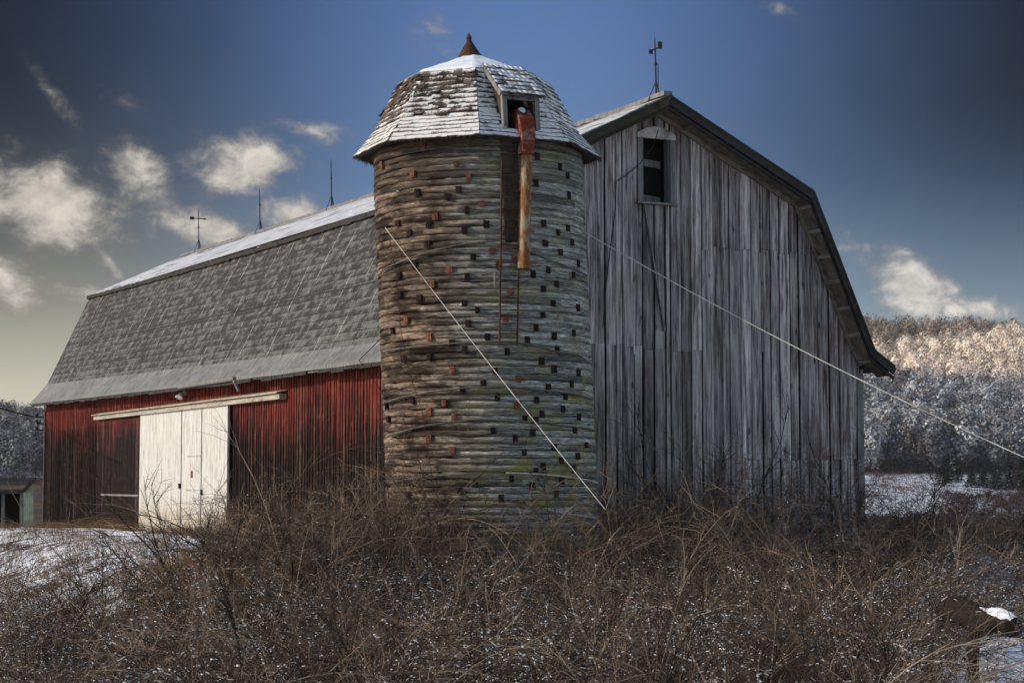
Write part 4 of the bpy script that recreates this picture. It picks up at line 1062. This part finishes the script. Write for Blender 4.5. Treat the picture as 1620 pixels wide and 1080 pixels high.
def side_dir(d, spread=1.0, up=.25):
    d = d / (np.linalg.norm(d, axis=1, keepdims=True) + 1e-9); r = RNG.normal(0, spread, d.shape); r[:, 2] += up; return d + r * .75
class Tw:
    def __init__(s): s.V = []; s.F = []; s.r = []; s.m = []; s.n = 0
    def add(s, V, Fq, r, mi): s.V.append(V); s.F.append(Fq + s.n); s.r.append(r); s.m.append(np.full(len(Fq), mi)); s.n += len(V)
    def strands(s, P, r0, r1, rnd): s.add(*tubes_np(P, r0, r1, rnd), 0)
    def snow(s, C, r): V, Fq = blobs(C, r); s.add(V, Fq, np.zeros(len(V)), 1)
    def mesh(s, name, mats): return mesh_np(name, np.concatenate(s.V), np.concatenate(s.F), mats, dict(rnd=np.concatenate(s.r)), midx=np.concatenate(s.m))

def screen(p):
    x, y, z = p[:, 0], p[:, 1], p[:, 2]; d = y * cP + z * sP; return 810 + F * x / d, 540 - F * (-y * sP + z * cP) / d
def barn_qg(x, y):
    dx, dy = x - OX, y - OY; return -(dx * U.x + dy * U.y) - WX, -(dx * Vv.x + dy * Vv.y) + OV

def build_thicket():
    T = Tw(); N = 26000
    y = RNG.uniform(18.5, 40, N); x = RNG.uniform(-.33, .36, N) * y
    q, g = barn_qg(x, y); axx = np.hypot(x - SX0, y - SD)
    dens = np.ones(N)
    out = np.maximum(q, g)
    dens[out < .35] = 0; dens[axx < SR + .35] = 0
    px, _ = screen(np.c_[x, y, np.full(N, -2.)])
    left = sstep(430, 210, px)                              # the snowy bank on the left stays half open
    dens *= 1 - left * np.clip(sstep(28.5, 33, y), 0, .82)
    dens[(q < 4.2) & (g < -.5)] *= .06
    dens *= np.clip(.30 + 1.5 * (fbm(x * .45, y * .45, 3) - .2), .12, 1)
    rt = np.maximum(sstep(1470, 1530, px) * sstep(32.5, 31, y), sstep(1430, 1470, px) * sstep(25.5, 24.5, y) * (1 - .55 * sstep(22.6, 21.6, y))); rt = np.minimum(rt * 1.04, 1); dens *= 1 - .95 * rt
    dens *= 1 + 1.1 * sstep(28.5, 30, y) * sstep(36, 35, y) * sstep(470, 560, px) * sstep(1060, 980, px)
    keep = RNG.random(N) < dens * .44; x, y, px = x[keep], y[keep], px[keep]; n = len(x); q, g = q[keep], g[keep]
    hs = .62 + .75 * fbm(x * .5 + 7, y * .5, 3) ; hs *= 1 - .30 * sstep(500, 150, px); hs *= np.where((g < 4) & (g > 0), .80, 1); hs *= 1 - .52 * sstep(3.5, .5, g) * sstep(9, 6, q); hs *= 1 + .62 * sstep(28.5, 30, y) * sstep(35, 33.5, y) * sstep(600, 660, px) * sstep(1060, 980, px) + .38 * sstep(30, 32, y) * sstep(1000, 1080, px) * sstep(1420, 1380, px)
    p0 = np.c_[x, y, ground_z(x, y) - .05]
    d0 = np.c_[RNG.normal(0, .42, n), RNG.normal(0, .42, n), np.full(n, 1.)]
    L = RNG.uniform(1.1, 2.6, n) * hs * 1.15
    P = strands(p0, d0, L, 8, .52, .09); tone = np.clip(RNG.normal(.5, .24, n), 0, 1)
    T.strands(P, RNG.uniform(.004, .009, n), np.full(n, .002), tone)
    m_ = n * 9; a, d, i = pick(P, m_, .18, 1); Q = strands(a, side_dir(d, .75, .2), RNG.uniform(.20, .75, m_), 5, .5, .13); tq = np.clip(tone[i] + RNG.normal(0, .15, m_), 0, 1)
    T.strands(Q, RNG.uniform(.0030, .0056, m_), np.full(m_, .0018), tq)
    m2 = n * 11; a, d, i2 = pick(Q, m2, .2, 1); S = strands(a, side_dir(d, .9, .1), RNG.uniform(.06, .22, m2), 3, .3, .2)
    T.strands(S, np.full(m2, .0028), np.full(m2, .0016), np.clip(tq[i2] + RNG.normal(0, .1, m2), 0, 1))
    for src, k in ((Q, n * 9), (S, n * 11), (P, n * 2)):
        c, _, _ = pick(src, k, .1, 1); w = fbm(c[:, 0] * .9, c[:, 1] * .9 + c[:, 2] * 1.2, 3); pr = np.clip((w - .43) * 12.0, .05, 1) * (.06 + .94 * sstep(-1.2, -1.8, c[:, 2])); c = c[RNG.random(k) < pr]
        T.snow(c + [0, 0, .004], RNG.uniform(.004, .010, len(c)) * RNG.choice([1, 1, 1.9], len(c)))
    # short crusts of snow along the tops of side twigs
    for W_, k in ((Q, n * 14), (S, n * 8)):
        i4 = RNG.integers(0, len(W_), k); j4 = RNG.integers(0, W_.shape[1] - 1, k); a, b = W_[i4, j4], W_[i4, np.minimum(j4 + 1, W_.shape[1] - 1)]
        f = RNG.uniform(.2, .55, (k, 1)); b = a + (b - a) * f; dz = np.abs(b[:, 2] - a[:, 2]) / (np.linalg.norm(b - a, axis=1) + 1e-6); w = fbm(a[:, 0] * .9, a[:, 1] * .9 + a[:, 2] * 1.2, 3)
        ok = (dz < .6) & (RNG.random(k) < np.clip((w - .38) * 6, .05, 1)) & (a[:, 2] < -1.2); a, b = a[ok], b[ok]
        if len(a): T.strands(np.stack([a, (a + b) / 2 + [0, 0, .003], b], 1) + [0, 0, .005], np.full(len(a), .0050), np.full(len(a), .0032), np.zeros(len(a))); T.m[-1][:] = 1
    # dark woody stems that fork upwards out of the tangle
    j = RNG.integers(0, n, 240); k = len(j); p0 = np.c_[x[j], y[j], ground_z(x[j], y[j])]
    P3 = strands(p0, np.c_[RNG.normal(0, .45, k), RNG.normal(0, .4, k), np.full(k, 1.)], RNG.uniform(1.4, 2.5, k) * hs[j], 9, .15, .13); t3 = np.clip(RNG.normal(.15, .12, k), 0, 1)
    T.strands(P3, RNG.uniform(.012, .022, k), np.full(k, .004), t3); a, d, i3 = pick(P3, k * 9, .25, 1); Q3 = strands(a, side_dir(d, .55, .25), RNG.uniform(.3, .9, k * 9), 6, .15, .13); T.strands(Q3, np.full(k * 9, .0075), np.full(k * 9, .0025), t3[i3])
    a, d, i4 = pick(Q3, k * 40, .2, 1); T.strands(strands(a, side_dir(d, .7, .2), RNG.uniform(.1, .4, k * 40), 4, .15, .14), np.full(k * 40, .0038), np.full(k * 40, .0018), t3[i3][i4] + .1)
    # long arching canes lying over the tangle, some with a line of snow
    j = RNG.integers(0, n, 620); k = len(j); p0 = np.c_[x[j], y[j], ground_z(x[j], y[j]) + .3]; sg = RNG.choice([-1, 1], k)
    P2 = strands(p0, np.c_[sg * RNG.uniform(.3, 1.3, k), RNG.normal(0, .35, k), np.full(k, 1.)], RNG.uniform(1.8, 3.6, k), 14, RNG.uniform(.25, .8, k).mean(), .05); t2 = np.clip(RNG.normal(.72, .22, k), 0, 1)
    T.strands(P2, RNG.uniform(.006, .014, k), np.full(k, .003), t2)
    a, d, i3 = pick(P2, k * 7, .3, 1); T.strands(strands(a, side_dir(d, .5, .15), RNG.uniform(.2, .8, k * 7), 6, .3, .08), np.full(k * 7, .0045), np.full(k * 7, .002), t2[i3])
    tag(link('bramble_thicket', T.mesh('bramble_thicket', [M['twig'], M['snow']])), 'tangled leafless brown brambles dusted with snow in front of the barn and silo', 'brambles', kind='stuff')
    print('thicket canes', n, 'verts', T.n)
build_thicket()

def shrub(px, py, depth, h, spread, n, label, lean=(0, 0), tone=.35, thick=1.0, droop=.25, twigs=14, snow=0, name='bare_shrub', up=1.0, group=None):
    b = at(px, py, depth); b.z = gz(b.x, b.y) - .05
    T = Tw(); p0 = RNG.normal(0, .07 * spread, (n, 3)); p0[:, 2] = 0
    d0 = np.c_[RNG.normal(lean[0], spread * .45, n), RNG.normal(lean[1], spread * .45, n), np.full(n, up)]
    L = RNG.uniform(.65, 1.1, n) * h; P = strands(p0, d0, L, 10, droop, .07); tn = np.clip(RNG.normal(tone, .12, n), 0, 1)
    T.strands(P, RNG.uniform(.010, .018, n) * thick, np.full(n, .003), tn)
    m_ = n * twigs; a, d, i = pick(P, m_, .2, 1); Q = strands(a, side_dir(d, .62, .2), RNG.uniform(.15, .42, m_) * h * .5, 6, droop, .10); T.strands(Q, np.full(m_, .0055) * thick, np.full(m_, .002), np.clip(tn[i] + .08, 0, 1))
    m2 = m_ * 3; a, d, i2 = pick(Q, m2, .2, 1); S = strands(a, side_dir(d, .7, .2), RNG.uniform(.08, .30, m2), 4, droop, .14); T.strands(S, np.full(m2, .003), np.full(m2, .0014), np.clip(tn[i][i2] + .1, 0, 1))
    e = empty(name, b); tag(e, label, 'shrub', group)
    B = Tw(); link('branches', T.mesh('branches', [M['twig']]), e)
    if snow:
        c, _, _ = pick(S, snow // 2, .1, 1); c2, _, _ = pick(Q, snow // 2, .1, 1); c = np.r_[c, c2]
        B.snow(c + [0, 0, .008], RNG.uniform(.008, .02, len(c))); B.m = [m_ * 0 for m_ in B.m]; link('snow', B.mesh('snow', [M['snow']]), e)
    return e
shrub(300, 950, 31.5, 2.7, 1.1, 9, 'dark many branched shrub leaning left below the white sliding door', (-.55, .1), .10, 1.5, .12, 10)
shrub(165, 985, 30.0, 1.9, 1.0, 9, 'dark upright shrub standing on the snowy bank at the lower left', (-.1, 0), .10, 1.1, .12, 12)
shrub(45, 1010, 30.5, 1.7, 1.1, 8, 'low dark shrub at the far left edge of the snowy bank', (0, 0), .15, 1.0, .15, 12)
shrub(350, 870, 41.5, 1.35, .8, 22, 'reddish bush growing at the foot of the white sliding door', (0, 0), .55, .7, .1, 8)
shrub(1225, 1000, 27.0, 2.5, 1.7, 16, 'large arching shrub with reddish canes spreading before the gable', (.25, 0), .42, 1.3, .62, 16, 900)
shrub(1150, 860, 35.0, 2.35, .55, 6, 'tall pale forked shoots rising against the grey boards under the gable', (.12, 0), .85, .9, .08, 7)
shrub(1212, 865, 34.5, 2.3, .7, 7, 'tall bent tan shoots standing right of the pale forked shoots', (.1, 0), .72, .9, .12, 8)
shrub(1385, 890, 33.0, 2.2, 1.1, 12, 'bushy shrub thick with snow crumbs at the right gable corner', (.15, 0), .45, 1.0, .35, 16, 1400)
shrub(585, 890, 33.2, 2.0, .6, 6, 'tall tan stems massed where the red wall meets the silo', (.05, 0), .68, .8, .12, 9)
shrub(480, 880, 35.5, 1.8, .7, 7, 'loose straw coloured stems in front of the dark end of the red wall', (.2, 0), .72, .8, .1, 8)
shrub(905, 960, 28.5, 2.3, 1.2, 10, 'long pale canes slanting up to the right below the silo', (.75, 0), .78, 1.2, .25, 9, 300)
shrub(630, 1030, 25.5, 1.8, 1.6, 9, 'spreading shrub with thick dark branches low in the brambles under the silo', (-.1, 0), .3, 1.6, .3, 12, 300)
shrub(1500, 900, 31.5, 1.5, .9, 9, 'small dark shrub by the golden grass near the valley edge', (.1, 0), .25, .9, .2, 12, 250)
shrub(1595, 915, 33.0, 1.3, 1.1, 9, 'dark low shrub behind the snow topped log', (0, 0), .15, .9, .2, 14, 250)

def snowy_log():
    b = at(1548, 1010, 24.3); e = empty('fallen_log', b); tag(e, 'dark broken log with a cap of snow on its raised end', 'log')
    c0, c1 = at(1495, 968, 25.0) - b, at(1604, 996, 23.4) - b; mb = MB(); n = 14; pts = []; rs = []
    for i in range(n + 1):
        k = i / n; p = c0.lerp(c1, k); p.z += .05 * math.sin(k * 9) + .06 * math.sin(k * math.pi); pts.append(p); rs.append(.145 + .03 * math.sin(k * 5) + .02 * random.random())
    mb.tube(pts, rs, 14); st = at(1542, 985, 24.3) - b
    g = gz(*(b + st).xy) - b.z
    mb.tube([st, Vector((st.x - .03, st.y, st.z - .25)), Vector((st.x - .02, st.y + .05, (g - .25) * .6)), Vector((st.x - .10, st.y + .1, g - .1))], [.12, .085, .06, .09], 10)
    mb.build('log', M['wetbark'], e, True)
    V, Fq = [], []; m_, w = 30, 11
    for i in range(m_ + 1):
        k = i / m_; f = k * n; j = min(int(f), n - 1); p = pts[j].lerp(pts[j+1], f - j); r = (rs[j] + (rs[j+1] - rs[j]) * (f - j)) * 1.03; d = (c1 - c0).normalized(); s = d.cross(Vector((0, 0, 1))).normalized()
        full = .10 + .80 * float(sstep(.50, .85, np.array(k))) * (1 - .5 * float(sstep(.93, 1, np.array(k))))
        for c in range(w):
            a = (c / (w - 1) - .5) * 2.6 * full; th = r + .05 * full * math.cos(a * 1.15 / max(full, .3)) * (.7 + .6 * random.random() * .4) - .012
            V.append(tuple(p + s * math.sin(a) * th + Vector((0, 0, 1)) * math.cos(a) * th + d * (.04 if i == m_ else 0)))
    for i in range(16, m_):
        for c in range(w - 1): a = i * w + c; Fq.append((a, a + 1, a + 1 + w, a + w))
    link('snow', mesh_np('snow', np.array(V), np.array(Fq), M['snow'], smooth=True), e)
snowy_log()

def dead_snag():
    b = at(1515, 872, 112); e = empty('dead_snag', b); tag(e, 'pale twisted dead snag standing in the brown valley brush', 'dead tree'); mb = MB(); lo = lambda x, y, d=112: at(x, y, d) - b
    mb.tube([lo(1505, 905), lo(1516, 860), lo(1522, 845), lo(1530, 832), lo(1545, 819)], [.18, .20, .16, .11, .04], 8)
    mb.tube([lo(1518, 853), lo(1508, 848), lo(1502, 835)], [.13, .09, .04], 7); mb.tube([lo(1524, 843), lo(1524, 826), lo(1529, 819)], [.11, .07, .03], 7); mb.tube([lo(1516, 858), lo(1500, 856), lo(1487, 850)], [.13, .09, .04], 7)
    mb.tube([lo(1530, 832), lo(1536, 838), lo(1544, 836)], [.04, .03, .01], 6)
    mb.build('trunk', M['deadwood'], e, True)
dead_snag()

def leaf_cards(C, size, tint, squash=1.0, out=None):
    """small quads centred on C, turned at random or loosely facing the directions in out"""
    n = len(C); nr = RNG.normal(0, 1, (n, 3)); nr /= np.linalg.norm(nr, axis=1, keepdims=True)
    if out is not None: nr = nr * .34 + out / (np.linalg.norm(out, axis=1, keepdims=True) + 1e-9); nr /= np.linalg.norm(nr, axis=1, keepdims=True)
    a = np.cross(nr, RNG.normal(0, 1, (n, 3))); a /= np.linalg.norm(a, axis=1, keepdims=True); b = np.cross(nr, a)
    s = np.asarray(size).reshape(-1, 1) * np.ones((n, 1)); a = a * s * RNG.uniform(.6, 1.2, (n, 1)); b = b * s * RNG.uniform(.35, .8, (n, 1)); a[:, 2] *= squash
    V = np.stack([C - a - b * .6, C + a * .3 - b, C + a + b * .5, C - a * .4 + b], 1).reshape(-1, 3)
    return V, np.arange(n * 4).reshape(-1, 4), np.repeat(tint, 4, 0), np.repeat(RNG.random(n), 4)
def crowns(C, R, Hh, tint, per, size):
    """points over the lumps that make up each crown"""
    n = len(C); nl = 9; lum = RNG.normal(0, 1, (n, nl, 3)); lum /= np.linalg.norm(lum, axis=2, keepdims=True); lum *= RNG.uniform(.25, .72, (n, nl, 1)); lum[..., 2] += .12
    d = RNG.normal(0, 1, (n, per, 3)); d /= np.linalg.norm(d, axis=2, keepdims=True); S = np.stack([R, R, Hh], -1)[:, None, :]
    base = lum[:, RNG.integers(0, nl, per)]; pts = (base + d * RNG.uniform(.20, .36, (n, per, 1))) * S + C[:, None]; out = d * .8 + base
    T_ = np.repeat(tint[:, None], per, 1) * RNG.uniform(.88, 1.12, (n, per, 1))
    return leaf_cards(pts.reshape(-1, 3), np.repeat(size, per), T_.reshape(-1, 3), out=out.reshape(-1, 3))
def cards_obj(name, parts):
    off = 0; V = []; Fq = []; tn = []; rn = []
    for v, f, t_, r in parts: V.append(v); Fq.append(f + off); tn.append(t_); rn.append(r); off += len(v)
    return mesh_np(name, np.concatenate(V), np.concatenate(Fq), M['crown'], dict(tint=np.concatenate(tn), rnd=np.concatenate(rn)))

def hillside():
    def place(n, lo, hi, y0, y1):
        y = RNG.uniform(y0 ** .5, y1 ** .5, n) ** 2; a = RNG.uniform(lo, hi, n); return a * y, y
    x, y = place(2000, .165, .34, 412, 900); x2, y2 = place(1000, -.36, -.20, 412, 900)
    x, y = np.r_[x, x2], np.r_[y, y2]; z = ground_z(x, y); n = len(x)
    pyy = 760 - z / y * F; zone = fbm(x * .012, y * .012 + z * .02, 3)
    h = RNG.uniform(4.6, 7.4, n); R = h * RNG.uniform(.62, .85, n); right = x > 0
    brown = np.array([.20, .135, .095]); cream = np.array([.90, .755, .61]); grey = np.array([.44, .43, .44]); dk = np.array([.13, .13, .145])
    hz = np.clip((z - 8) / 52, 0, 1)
    fr = sstep(.30, .46, hz + (zone - .45) * .5)                               # frost thickens up the hill, with sun above and shade below painted in ...
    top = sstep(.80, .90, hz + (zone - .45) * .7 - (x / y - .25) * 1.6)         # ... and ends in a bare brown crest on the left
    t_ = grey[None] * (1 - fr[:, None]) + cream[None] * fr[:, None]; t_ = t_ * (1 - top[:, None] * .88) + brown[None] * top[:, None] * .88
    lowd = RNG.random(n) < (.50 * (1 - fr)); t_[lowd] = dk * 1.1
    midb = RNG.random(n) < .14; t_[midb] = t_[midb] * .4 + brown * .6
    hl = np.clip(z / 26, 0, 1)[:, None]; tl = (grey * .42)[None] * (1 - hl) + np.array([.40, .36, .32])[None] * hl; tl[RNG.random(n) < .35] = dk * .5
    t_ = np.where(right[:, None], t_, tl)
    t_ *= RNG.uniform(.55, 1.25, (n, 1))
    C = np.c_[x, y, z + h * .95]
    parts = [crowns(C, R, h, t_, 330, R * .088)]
    k = n; tr = np.c_[x, y, z + h * .3]; s = RNG.uniform(.05, .12, k); V = np.stack([tr + np.c_[-s, 0*s, -h*.5], tr + np.c_[s, 0*s, -h*.5], tr + np.c_[s*.6, 0*s, h*.8], tr + np.c_[-s*.6, 0*s, h*.8]], 1).reshape(-1, 3)
    parts.append((V, np.arange(k * 4).reshape(-1, 4), np.tile(np.array([.03, .024, .022]), (k * 4, 1)), np.full(k * 4, .5)))
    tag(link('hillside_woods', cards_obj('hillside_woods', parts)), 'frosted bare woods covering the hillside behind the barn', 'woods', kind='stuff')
    # brown brush on the valley floor
    n = 2600; y = RNG.uniform(70 ** .6, 335 ** .6, n) ** (1 / .6); a = RNG.uniform(.16, .36, n); x = a * y; px = 810 + F * a
    keep = ~((y > 265) & (px < 1490)); x, y = x[keep], y[keep]; n = len(x); z = ground_z(x, y)
    h = RNG.uniform(.7, 1.3, n) * np.clip(y / 190, .5, 1.0); R = h * RNG.uniform(.9, 1.5, n); zone = fbm(x * .03, y * .03, 3)[:, None]
    t_ = np.array([.024, .017, .015]) * (1 - zone) + np.array([.085, .060, .052]) * zone
    parts = [crowns(np.c_[x, y, z + h * .6], R, h, t_, 150, np.clip(R * .075, .05, .2))]
    tag(link('valley_brush', cards_obj('valley_brush', parts)), 'dark brown leafless brush filling the valley beyond the gable', 'brush', kind='stuff')
    n = 90; y = RNG.uniform(330, 425, n); a = RNG.uniform(.185, .235, n); x = a * y; z = ground_z(x, y); h = RNG.uniform(.6, 1.3, n)
    tag(link('field_weeds', cards_obj('field_weeds', [crowns(np.c_[x, y, z + h * .3], h * 3, h * .5, np.tile([.12, .075, .06], (n, 1)), 70, h * .12)])), 'low brown weeds scattered over the snowy field', 'weeds', kind='stuff')
hillside()

def conifer(px, pbase, ptop, d, label, w=.30, frost=.15):
    b = at(px, pbase, d); h = (pbase - ptop) / F * d * 1.2; b.z = min(b.z, gz(b.x, b.y) + .3)
    e = empty('evergreen_tree', b); tag(e, label, 'tree', 'evergreens at the edge of the snowy field')
    tr = MB(); tr.tube([(0, 0, -.4), (0, 0, h * .5), (0, 0, h * .97)], [h * .022, h * .015, .01], 7); tr.build('trunk', M['bark'], e)
    n = 3600; t = RNG.random(n) ** .75; whorl = np.round(t * 11) / 11 + RNG.normal(0, .012, n); a = RNG.uniform(0, 6.28, n); r = (1.03 - whorl) * h * w * np.sqrt(RNG.random(n)) * (1 + .25 * np.sin(a * 3 + whorl * 40))
    C = np.c_[r * np.cos(a), r * np.sin(a), whorl * h * .96 + .03 * h - r * .25]
    tint = np.where((RNG.random(n) < frost * .45)[:, None], [[.24, .25, .27]], [[.010, .018, .013]]) * RNG.uniform(.6, 1.3, (n, 1))
    link('crown', cards_obj('crown', [leaf_cards(C, np.full(n, h * .042), tint, .6)]), e)
conifer(1494, 764, 730, 372, 'small dark fir standing alone at the end of the snow field', .38, .08)
conifer(1511, 762, 716, 385, 'taller frosted fir just right of the lone dark fir', .26, .45)
conifer(1537, 762, 738, 368, 'squat dark fir between the frosted fir and the row of firs', .45, .05)
conifer(1556, 762, 735, 365, 'dark fir leading the row of firs on the right', .42, .08)
conifer(1576, 764, 732, 362, 'fuller dark fir in the middle of the row of firs', .45, .12)
conifer(1597, 762, 731, 360, 'frost speckled fir near the end of the row of firs', .40, .3)
conifer(1617, 764, 722, 358, 'tallest dark fir at the right end of the row of firs', .42, .10)

def grasses():
    T = Tw()
    def tuft(x, y, n, h, sp, tone):
        p = np.c_[x + RNG.normal(0, sp, n), y + RNG.normal(0, sp, n), np.zeros(n)]; q, g = barn_qg(p[:, 0], p[:, 1]); p = p[np.maximum(q, g) > .06]; n = len(p)
        if not n: return
        p[:, 2] = ground_z(p[:, 0], p[:, 1]) - .02
        P = strands(p, np.c_[RNG.normal(0, .35, n), RNG.normal(0, .35, n), np.ones(n)], RNG.uniform(.4, 1, n) * h, 4, .7, .1); T.strands(P, np.full(n, .0045), np.full(n, .0015), np.clip(RNG.normal(tone, .15, n), 0, 1))
    for k in range(90):                                    # along the foot of the red wall and in front of it
        l = RNG.uniform(-1, LEN); p = O + U * (-WX - abs(RNG.normal(.3, .5)) - .1) + Vv * l; tuft(p.x, p.y, 60, .38, .30, .6)
    for k in range(240):
        l = RNG.uniform(-4, 30); p = O + U * (-WX - RNG.uniform(3.4, 9)) + Vv * l; tuft(p.x, p.y, 45, .34, .35, .55)
    for (px, py, d, c) in ((1480, 885, 34, 14), (1500, 890, 36, 14), (330, 985, 33, 12), (270, 975, 34, 12), (420, 990, 32, 8), (1440, 900, 32, 6)):
        for k in range(c): b = at(px + RNG.normal(0, 26), py, d + RNG.normal(0, 1.2)); tuft(b.x, b.y, 90, .75, .30, .95)
    tag(link('dry_grass', T.mesh('dry_grass', [M['straw2']])), 'dry straw coloured grass along the barn foot and bank', 'grass', kind='stuff')
def m_straw2(t):
    r = t.att('rnd'); return t.ramp(r, [(0, (.03, .018, .010)), (.5, (.11, .065, .035)), (1, (.30, .165, .07))])
M['straw2'] = material('straw_blades', m_straw2)
grasses()

def haze():
    mb = MB(); mb.box((-700, -70, -14), (700, 1300, 84)); mt = bpy.data.materials.new('haze'); mt.use_nodes = True; t = NT(mt.node_tree)
    t.n.remove(t.n['Principled BSDF']); v = t.new('ShaderNodeVolumePrincipled'); v.inputs['Color'].default_value = (.86, .90, 1, 1); v.inputs['Density'].default_value = HAZE
    t.l.new(v.outputs[0], t.n['Material Output'].inputs['Volume']); tag(mb.build('haze', mt), kind='stuff')
HAZE = 0.00008
haze()
